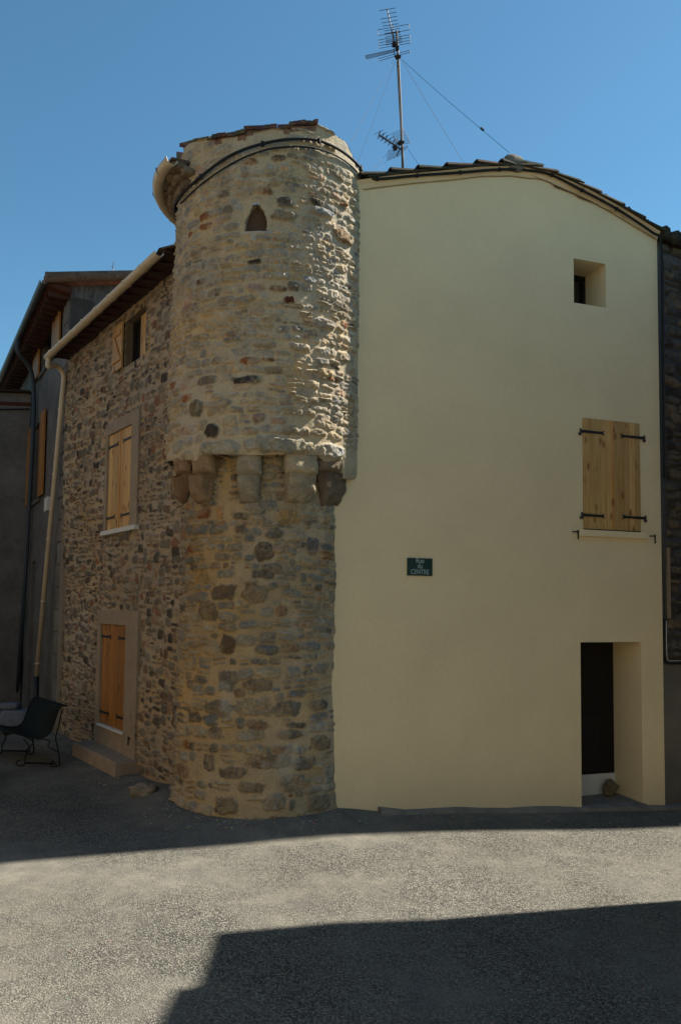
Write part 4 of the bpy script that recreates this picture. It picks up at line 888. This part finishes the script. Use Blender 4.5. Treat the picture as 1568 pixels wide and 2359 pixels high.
# ------------------------------------------------------------------ neighbour on the right
NW = Wall(*(FW.P(T_END + .02, 0, -.10))[:2], .945, .326, 1)
nb = thing('stone_neighbour_house', 'dark old rubble stone house joined to the right of the cream gable', 'house', NW.P(3, -.4))
nzt = lambda t: float(np.interp(t, [0, .8, 3, 9], [NW.tz(1523, 556)[1], NW.tz(1568, 582)[1] if False else NW.tz(1523, 556)[1] - .16, 6.9, 6.9]))
U = np.arange(0, 1.6, .015); V = np.arange(-.7, 7.6, .015)
ns = rubble(0, 1.6, -.7, 7.6, lambda v: .14, (1.0, 2.6), .010, [(3, (.11, .095, .075)), (3, (.085, .08, .075)), (1, (.17, .13, .09)), (1, (.05, .045, .04))], 21, prot=(.015, .05), skip=.03)
H, C = stone_field(U, V, ns, (.075, .07, .065), seed=33, smear=.2, warp=.02, rough=.008)
UU, VV = np.meshgrid(U, V, indexing='ij')
low = 1 - sm(-.04, .04, VV - (NW.tz(1545, 1530)[1]) + .03 * fbm(UU, VV, 4, 3, 9)); H = H * (1 - low) + .035 * low + low * .008 * fbm(UU, VV, 6, 4, 3); C = C * (1 - low[..., None]) + low[..., None] * np.array([.15, .14, .12]) * (1 + .25 * fbm(UU, VV, 3, 4, 8))[..., None]
strp = (1 - sm(.10, .17, UU + .05 * fbm(UU, VV, 5, 3, 19))) * (1 - low) * sm(1.5, 2.6, VV); H = H * (1 - strp) + .03 * strp; C = C * (1 - strp[..., None]) + strp[..., None] * np.array([.10, .10, .10])
ZT = np.array([nzt(u) for u in U])[:, None]; Z = V[0] + (VV - V[0]) / (V[-1] - V[0]) * (ZT - V[0])
grid_obj('wall', np.stack([NW.p.x + NW.u.x * UU + NW.n.x * H, NW.p.y + NW.u.y * UU + NW.n.y * H, Z], -1), C, M_STONE, nb)
fb = MB(); fb.add([NW.P(1.58, -1, .02), NW.P(9, -1, .02), NW.P(9, 6.9, .02), NW.P(3, 6.9, .02), NW.P(1.58, nzt(1.58), .02)], [(0, 1, 2, 3, 4)], (.12, .11, .09)); fb.add([NW.P(9, -1, .02), NW.P(9, -1, -6), NW.P(9, 6.9, -6), NW.P(9, 6.9, .02)], [(0, 1, 2, 3)], (.12, .11, .09)); fb.build('far_wall', M_STONE, nb)
rr2 = MB()
t = -.02
while t < 9:
    z0 = nzt(max(t, 0)) ; rr2.tube([NW.P(t + .1, z0 + .05, .16), NW.P(t + .1, z0 + .75, -2.5)], [.10, .09], 8, MOSS[int(t * 5) % 5]); t += .2
rr2.build('roof', M_TILE, nb, smooth=True)
es = MB()
for i in range(18):
    t0, t1 = i * .5, i * .5 + .5; es.hexa([NW.P(t0, nzt(t0) - .01, -.02), NW.P(t1, nzt(t1) - .01, -.02), NW.P(t1, nzt(t1) + .02, -.02), NW.P(t0, nzt(t0) + .02, -.02)], [NW.P(t0, nzt(t0) - .01, .13), NW.P(t1, nzt(t1) - .01, .13), NW.P(t1, nzt(t1) + .02, .13), NW.P(t0, nzt(t0) + .02, .13)], (.6, .6, .6))
es.build('eave_course', M_SOFFIT, nb)
rs2 = MB(); rs2.add([NW.P(0, nzt(0) + .03, .1), NW.P(3, 6.93, .1), NW.P(9, 6.93, .1), NW.P(9, 7.7, -3), NW.P(0, 7.9, -3)], [(0, 1, 2, 3, 4)], (.5, .5, .5)); rs2.build('roof_boards', M_SOFFIT, nb)
# conduits and wires in the joint between the two houses
cn = MB(); cn.tube(spline([tz3(NW, x, y, .09) for x, y in ((1528, 600), (1530, 900), (1533, 1150), (1534, 1400), (1537, 1425))], 4), .008, 6); tag(cn.build('wire', M_MAST, None, True), 'thin grey wire running down beside the cream wall edge', 'wire')
cn = MB(); cn.wbox(NW, NW.tz(1526, 1300)[0], NW.tz(1536, 1300)[0], NW.tz(1530, 1424)[1], NW.tz(1530, 1262)[1], .03, .065, (1, .95, .85)); tag(cn.build('cable_duct', M_BAND, None, bevel=.004), 'pale chipped cable duct in the joint at the right wall edge', 'cable duct')
cn = MB(); cn.tube(spline([tz3(NW, x, y, .07) for x, y in ((1534, 1430), (1535, 1500), (1537, 1520))], 4) + [tz3(NW, x, y, .07) for x, y in ((1545, 1522), (1575, 1522))], .006, 6); tag(cn.build('wire', M_WHITE, None, True), 'thin white wire turning right below the cable duct', 'wire')
cn = MB(); cn.tube(spline([tz3(NW, x, y, .07) for x, y in ((1530, 1425), (1528, 1470), (1529, 1515), (1536, 1527), (1555, 1528), (1580, 1527))], 5), .016, 7); tag(cn.build('cable', M_CABLE, None, True), 'black cable curving right below the duct on the dark house', 'cable')

# ------------------------------------------------------------------ buildings on the left
BW = Wall(*(LW.P(S_END + .02, 0, -.02))[:2], -.49, .872, -1)
bb = thing('grey_rendered_house', 'tall grey rendered house with orange shutters beyond the stone side wall', 'house', BW.P(3, 0))
ZB = BW.tz(100, 668, .45)[1]; print('BW eave', ZB, BW.tz(3, 868, .45))
bU = quad(BW, [(97, 785), (133, 735), (120, 810), (95, 868)]); bM = quad(BW, [(80, 985), (100, 960), (92, 1140), (73, 1160)]); bD = quad(BW, [(72, 1300), (81, 1288), (72, 1600), (62, 1600)])
wb = MB()
opsB = [(bM[0], bM[1], bM[2], bM[3], .14), (bD[0], bD[1], -.3, bD[3], .16), (bU[0], bU[1], bU[2], bU[3], .14)]
wall_with_openings(BW, -.0, 9.5, -.5, lambda t: ZB - .1, opsB, 'wall', M_GREY, bb)
sw = MB(); zr = ZB + .15
sw.add([BW.P(0, -.5), BW.P(0, -.5, -7), BW.P(0, ZB + 1.6, -7), BW.P(0, ZB + .12, 0)], [(0, 1, 2, 3)]); sw.build('side_wall', M_STAIN, bb)
for q in opsB:
    m_ = MB(); m_.wbox(BW, q[0] + .001, q[1] - .001, max(q[2], -.3) + .001, q[3] - .001, -.16, -.12); wq = m_.build('door' if q[1] == bD[1] else 'window', M_GLASS if q[1] != bD[1] else M_SOFFIT, bb)
    if q[1] == bM[1]: winB = wq
    if q[1] == bU[1]: winU = wq
for q, par in ((bM, winB), (bU, winU)):
    wd_ = (q[1] - q[0]) * .5
    for (t0, t1) in ((q[0] - wd_ - .02, q[0] - .02), (q[1] + .02, q[1] + wd_ + .02)):
        shutter(BW, t0, t1, q[2] - .04, q[3] + .04, .03, M_WOODR, par, 3, th=.04)
    m_ = MB(); m_.wbox(BW, q[0] - .1, q[1] + .1, q[2] - .12, q[2] - .04, -.01, .05); m_.build('sill', M_GREY, par)
# quoin strips, eave, gutter, pipes
qs = MB()
for k in range(20): 
    z0 = -.2 + k * .42; qs.wbox(BW, .05, .42 + .12 * (k % 2), z0 + .01, z0 + .40, -.01, .022, tuple([1.1 + .1 * (k % 3)] * 3))
qs.build('corner_stones', M_GREY, bb, bevel=.01)
ev = MB(); ev.hexa([BW.P(-.15, ZB - .10, 0), BW.P(9.5, ZB - .10, 0), BW.P(9.5, ZB + .02, 0), BW.P(-.15, ZB + .02, 0)], [BW.P(-.15, ZB - .02, .42), BW.P(9.5, ZB - .02, .42), BW.P(9.5, ZB + .03, .42), BW.P(-.15, ZB + .03, .42)], (1.5, .9, .7))
for k in range(30): ev.wbox(BW, .0 + k * .32, .1 + k * .32, ZB - .16, ZB - .05, .0, .38, (1.0, .8, .7))
ev.build('eave_soffit', M_SOFFIT, bb)
g_ = MB(); g_.channel([BW.P(t, ZB + .03, .50) for t in np.linspace(-.2, 9.5, 12)], .075); gB = g_.build('gutter', M_ZINC, bb)
pB = [BW.P(BW.tz(42, 800, .5)[0], ZB - .04, .5)] + [BW.P(*BW.tz(x, y, .09), .09) for x, y in ((78, 905), (76, 1000), (60, 1300), (40, 1600))]
g_ = MB(); g_.tube(spline([pB[0], pB[0] + Vector((0, 0, -.25)), BW.P(BW.tz(70, 850, .2)[0], BW.tz(70, 850, .2)[1], .2), pB[1], pB[2]], 6) + pB[3:], .05, 10); g_.build('downpipe', mat('blue_grey_pipe', (.045, .055, .065), .6, .3), bb, smooth=True)
rb = MB()
for k in range(-1, 46):
    t = k * .21; c_ = [(.25, .11, .07), (.16, .10, .07), (.30, .16, .11), (.12, .09, .07)][k % 4]; rb.tube([BW.P(t, ZB + .09, .46), BW.P(t, ZB + 1.68, -6)], .10, 8, c_)
rb.build('roof', M_TILE, bb, smooth=True)
vb = MB()
for k in range(16):
    a0 = .46 - k * .42; z0 = ZB + .12 + (k * .42) * .235; a1 = a0 - .5; c_ = [(.36, .15, .10), (.14, .10, .08), (.40, .28, .2), (.12, .09, .07), (.3, .12, .09)][k % 5]
    vb.tube([BW.P(-.06, z0 + .05, a0), BW.P(-.06, z0 + .5 * .235 + .01, a1)], [.085, .07], 8, c_)
vb.build('verge_tiles', M_TILE, bb, smooth=True)
# roof weed on the left house
wd2 = MB(); p0 = atY(263, 632, 16.5); wd2.tube([p0 - Vector((0, 0, .2)), p0, atY(260, 618, 16.5), atY(261, 603, 16.5)], .008, 5); wd2.tube([atY(260, 618, 16.5), atY(256, 611, 16.5)], .006, 5)
tag(wd2.build('dry_weed', M_IRON, None), 'thin dry weed sprouting above the far left roof', 'plant')
# meter box and cable on the left house wall
mbx = MB(); q = quad(BW, [(111, 1160), (118, 1155), (117, 1175), (110, 1180)]); mbx.wbox(BW, q[0], q[1], q[2], q[3] + .1, .0, .08); mbx.build('meter_box', M_WHITE, bb, bevel=.006)
# lower house closing the lane
C0 = BW.P(BW.tz(64, 1200)[0], 0, .02); CW = Wall(C0.x, C0.y, -1, -.12, -1)
cc_ = thing('plain_grey_house', 'low plain dark grey rendered house at the left edge, behind the bench', 'house', CW.P(2, 0))
ZC = CW.tz(30, 905)[1]
c_ = MB(); c_.wbox(CW, 0, 8, -.5, ZC, -1.5, 0); c_.build('wall', M_GREY, cc_)
c_ = MB(); c_.wbox(CW, 0, 8, ZC, ZC + .05, -1.6, .16, (.6, .6, .6)); c_.wbox(CW, .0, 8, ZC - .30, ZC - .22, -.01, .03, (1.4, .7, .6)); c_.build('coping', M_SOFFIT, cc_)
c_ = MB(); c_.wbox(CW, 0, 8, -.4, CW.tz(20, 1520)[1], -.01, .05, (.9, .9, .9)); c_.build('plinth', M_GREY, cc_, bevel=.01)
o = cable([CW.P(t, ZC - .38 - .1 * math.sin(t * 1.3) * .5, .05) for t in np.linspace(0.02, 3, 8)], .02, M_CABLE, 'black cable across the plain grey house at the left edge')

# ------------------------------------------------------------------ bench, block, stones
def gp(x, y):                                  # pixel on the ground
    d = ray(x, y); t = -EYE.z / d.z
    for _ in range(6):
        p = EYE + d * t; t = (g1(p.x, p.y) - EYE.z) / d.z
    return EYE + d * t
bk0, bf0 = gp(134, 1768), gp(36, 1766)
ux = (bk0 - bf0); ux.z = 0; dep = ux.length; ux.normalize()   # towards the backrest
uy = Vector((-ux.y, ux.x, 0)); uy = uy if uy.y > 0 else -uy      # away from the camera
fb_ = gp(71, 1737) - bk0; fb_.z = 0; uy = fb_.normalized()
print('bench depth', dep, bk0, bf0)
bench = thing('garden_bench', 'dark green metal mesh bench with scrolled legs standing by the stone wall', 'bench', bf0.lerp(bk0, .5))
BL = fb_.length; print('BL', BL)
def bp_(a, l, h): p = bf0 + ux * a + uy * l; return Vector((p.x, p.y, g1(p.x, p.y) * 0 + bf0.z + h))
k = dep / .52; prof = [(-.10, .475), (-.06, .50), (.02, .475), (.12, .44), (.24, .425), (.34, .445), (.40, .51), (.44, .62), (.475, .75), (.51, .86), (.56, .905), (.61, .90)]
prof = spline([Vector((a * k, 0, h * 1.0)) for a, h in prof], 4)
sm_ = MB(); nL = 2
v = []; 
for p in prof:
    for l in (0, BL): v.append(bp_(p.x, l, p.z))
    for l in (BL, 0): v.append(bp_(p.x + .004, l, p.z - .010))
n = len(prof); sm_.add(v, [(i * 4, i * 4 + 1, i * 4 + 5, i * 4 + 4) for i in range(n - 1)] + [(i * 4 + 3, i * 4 + 2, i * 4 + 6, i * 4 + 7) for i in range(n - 1)] + [(i * 4, i * 4 + 4, i * 4 + 7, i * 4 + 3) for i in range(n - 1)] + [(i * 4 + 1, i * 4 + 2, i * 4 + 6, i * 4 + 5) for i in range(n - 1)])
sm_.build('mesh_seat', M_BENCH, bench, smooth=True)
rim = MB()
for l in (0, BL): rim.tube([bp_(p.x, l, p.z) for p in prof], .012, 7)
for i in (0, n - 1): rim.tube([bp_(prof[i].x, 0, prof[i].z), bp_(prof[i].x, BL, prof[i].z)], .012, 7)
rim.build('rim', M_BENCH, bench, smooth=True)
for l in (.04, BL - .04):
    lg = MB(); sc_ = lambda cx0, cz0, r0, a0, a1, s: [bp_(cx0 + s * r0 * (1 - .55 * q) * math.cos(a0 + (a1 - a0) * q), l, cz0 + r0 * (1 - .55 * q) * math.sin(a0 + (a1 - a0) * q)) for q in np.linspace(0, 1, 14)]
    fr_ = spline([bp_(.10 * k, l, .40), bp_(.17 * k, l, .27), bp_(.11 * k + .02, l, .14), bp_(.12 * k, l, .035), bp_(.09 * k, l, .012)], 6) + sc_(.05 * k, .055, .05, -1.3, -5.6, 1)
    lg.tube(fr_, .010, 6); lg.tube(spline([bp_(.17 * k, l, .27), bp_(.22 * k, l, .36), bp_(.20 * k, l, .42)], 5), .008, 6); lg.build('front_leg', M_BENCH, bench, smooth=True)
    lg = MB(); lg.tube(spline([bp_(.56 * k, l, .86), bp_(.52 * k, l, .60), bp_(.49 * k, l, .42), bp_(.53 * k, l, .22), bp_(.545 * k, l, .04), bp_(.50 * k, l, .012)], 6) + sc_(.47 * k, .055, .05, -1.3, -5.6, 1), .010, 6)
    lg.tube(spline([bp_(.26 * k, l, .40), bp_(.38 * k, l, .40), bp_(.42 * k, l, .35), bp_(.40 * k, l, .30), bp_(.53 * k, l, .22)], 5), .008, 6); lg.build('rear_leg', M_BENCH, bench, smooth=True)
    lg = MB(); lg.tube([bp_(.12 * k, l, .05), bp_(.50 * k, l, .05)], .014, 6); lg.build('foot_bar', M_BENCH, bench)
# pale stone trough behind the bench
bp0 = gp(30, 1690); tr = MB(); 
for (dx, dz, sx, sy, sz) in ((0, .22, .26, .2, .22), (-.1, .5, .17, .14, .06)):
    blob(tr, bp0 + Vector((dx, .1, dz)), Vector((sx, 0, 0)), Vector((0, sy, 0)), Vector((0, 0, sz)), .35, 7, (.13, .15, .18), .06)
tag(tr.build('stone_block', M_ROCK, None, smooth=True), 'squat bluish grey stone block behind the bench', 'stone block')
def rock(name, p, sx, sy, sz, seed, c, label, rot=0):
    mb = MB(); blob(mb, p, Vector((sx * math.cos(rot), sx * math.sin(rot), 0)), Vector((-sy * math.sin(rot), sy * math.cos(rot), 0)), Vector((0, 0, sz)), .85, seed, c, .75, 22, 16)
    return tag(mb.build(name, M_ROCK, None, smooth=True), label, 'rock')
p = gp(325, 1832); rock('rock', p + Vector((0, .05, .03)), .15, .12, .08, 4, (.25, .20, .14), 'low tan stone on the ground left of the turret foot', .2)
p = FW.P(w_door[0], 0) ; 
q0 = FW.P(FW.tz(1406, 1830, -.42)[0], fl + .11, -.44)
mb = MB(); blob(mb, q0, FW.u * .13 + Vector((0, 0, .03)), FW.n * .10, Vector((0, 0, .13)) - FW.u * .03, 1.15, 9, (.15, .115, .07), .6, 10, 7); tag(mb.build('rock', M_ROCK, None), 'brown angular rock propped in the doorway corner on the doorstep', 'rock')

# ------------------------------------------------------------------ houses outside the frame that shade the square
def far_house(name, label, pts, h, ridge, m=M_GREY, wc=(1, 1, 1)):
    t_ = thing(name, label, 'house', (sum(p[0] for p in pts) / 4, sum(p[1] for p in pts) / 4, 0)); b = MB()
    b.prism([Vector((x, y, -.8)) for x, y in pts], (0, 0, h + .8), wc); b.build('wall', m, t_)
    r_ = MB(); P4 = [Vector((x, y, h)) for x, y in pts]; c_ = sum(P4, Vector()) / 4; P4 = [c_ + (p - c_) * 1.05 for p in P4]
    a0, a1 = (P4[0] + P4[3]) / 2, (P4[1] + P4[2]) / 2; a0.z += ridge; a1.z += ridge; dz = Vector((0, 0, .06))
    r_.add([P4[0] + dz, P4[1] + dz, P4[2] + dz, P4[3] + dz, a0 + dz, a1 + dz] + P4, [(0, 1, 5, 4), (2, 3, 4, 5), (0, 4, 3), (1, 2, 5), (6, 7, 8, 9), (0, 6, 7, 1), (1, 7, 8, 2), (2, 8, 9, 3), (3, 9, 6, 0)], (.25, .15, .1)); r_.build('roof', M_TILE, t_)
    for k in range(3):
        a, b2 = Vector((*pts[0], 0)), Vector((*pts[1], 0)); q = a.lerp(b2, .2 + .3 * k); d_ = (b2 - a).normalized(); nn = Vector((d_.y, -d_.x, 0))
        if nn.dot(c_ - a) > 0: nn = -nn
        for z_ in (1.0, 4.0):
            wn = MB(); wn.obox(q + Vector((0, 0, z_ + .6)), d_ * .38, nn * .03, Vector((0, 0, .62))); wn.build('window', M_WOODR, t_)
    return t_
ca, sa = math.cos(R(14.6)), math.sin(R(14.6))
HC = 7.4; off = HC / math.tan(R(SUN_EL)); o0 = gp(540, 2165); K0 = Vector((o0.x + off * math.cos(R(SUN_AZ)) + .07, o0.y + off * math.sin(R(SUN_AZ)), 0)); print('caster corner', K0)
opp = far_house('opposite_house', 'rendered house outside the picture on the right that shades the road', [(K0.x, K0.y), (K0.x + 9 * ca, K0.y + 9 * sa), (K0.x + 9 * ca + .6, K0.y + 9 * sa - 7), (K0.x + .1, K0.y - 5.5)], HC - .06, .0)
b = MB(); b.prism([Vector((K0.x - .36, K0.y - .75, 3)), Vector((K0.x + .3, K0.y - .70, 3)), Vector((K0.x + .3, K0.y - 4, 3)), Vector((K0.x - .5, K0.y - 4, 3))], (0, 0, HC - 3.02)); b.build('shadow_jog_block', M_GREY, opp)  # block added beside the roof edge to jog its shadow on the road
b = MB(); b.prism([Vector((K0.x - .27, K0.y - .40, 3)), Vector((K0.x + .3, K0.y - .4, 3)), Vector((K0.x + .3, K0.y - 4, 3)), Vector((K0.x - .3, K0.y - 4, 3))], (0, 0, HC - 3.08)); b.build('shadow_jog_block', M_GREY, opp)  # second, lower block added to step the same shadow edge
b = MB(); q = [K0 + Vector((ca * t, sa * t + .10 * u_, 0)) for t, u_ in ((2.7, 0), (9, 0), (9, 2), (2.7, 2))]; b.prism([p + Vector((0, 0, HC - .2)) for p in q], (0, 0, .19)); b.build('verge_tiles', M_TILE, opp)  # plain unseen slab added to put a step in the road shadow
P5 = FW.P(5.7, 0, .36); PM = FW.P(8.7, 0, .36); P16 = FW.P(17, 0, .42)
far_house('unseen_shade_house', 'unseen tall house added beyond the dark stone neighbour to shade the wall foot', [(P5.x, P5.y), (PM.x, PM.y), (PM.x + 3, PM.y + 6), (P5.x + 3.6, P5.y + 6)], 9.86, .0)  # added out of view; height and front set for the ground shade
far_house('unseen_shade_tower', 'unseen very tall house added farthest along the street to shade the ground strip', [(PM.x, PM.y), (P16.x, P16.y), (P16.x + 2, P16.y + 6), (PM.x + 3.1, PM.y + 6)], 12.95, .0)  # taller one added behind it to carry that shade strip on
far_house('cream_terrace', 'long cream rendered terrace behind the viewer facing the turret', [(-13, -6), (7, -7), (7, -14), (-13, -13)], 8.5, 1.0, M_PLASTER)
far_house('ochre_terrace', 'long ochre rendered terrace outside the picture on the left', [(-9.5, -4), (-10.6, 14), (-18, 14), (-18, -4)], 9.0, 1.0, M_GREY, (1.7, 1.45, 1.15))

gr = MB(); rg_ = random.Random(3)                # loose grit swept against the wall feet
def grit(x, y, sz): blob(gr, Vector((x, y, g1(x, y) + sz * .3)), Vector((sz, sz * .3, 0)), Vector((-sz * .2, sz * .8, 0)), Vector((0, 0, sz * .6)), .9, rg_.randint(0, 99), tuple(rg_.uniform(.6, 1.2) * c for c in (.26, .24, .20)), .7, 6, 4)
for k in range(150):
    a = R(rg_.uniform(-75, 55)); q = 1.14 + abs(rg_.gauss(0, .22)); grit(-.945 + q * math.sin(a), 9.85 - q * math.cos(a), rg_.uniform(.006, .018))
for k in range(110):
    t = rg_.uniform(.6, T_END + .5); p = FW.P(t, 0, .12 + abs(rg_.gauss(0, .2))); grit(p.x, p.y, rg_.uniform(.005, .014))
for k in range(90):
    p = LW.P(rg_.uniform(.1, 5), 0, .08 + abs(rg_.gauss(0, .25))); grit(p.x, p.y, rg_.uniform(.008, .022))
for k in range(160): grit(rg_.uniform(-4, 4), rg_.uniform(4.6, 9), rg_.uniform(.004, .010))
tag(gr.build('loose_grit', M_ROCK, None), 'scattered loose grit and small stones on the paving and along the wall feet', 'grit', kind='stuff')
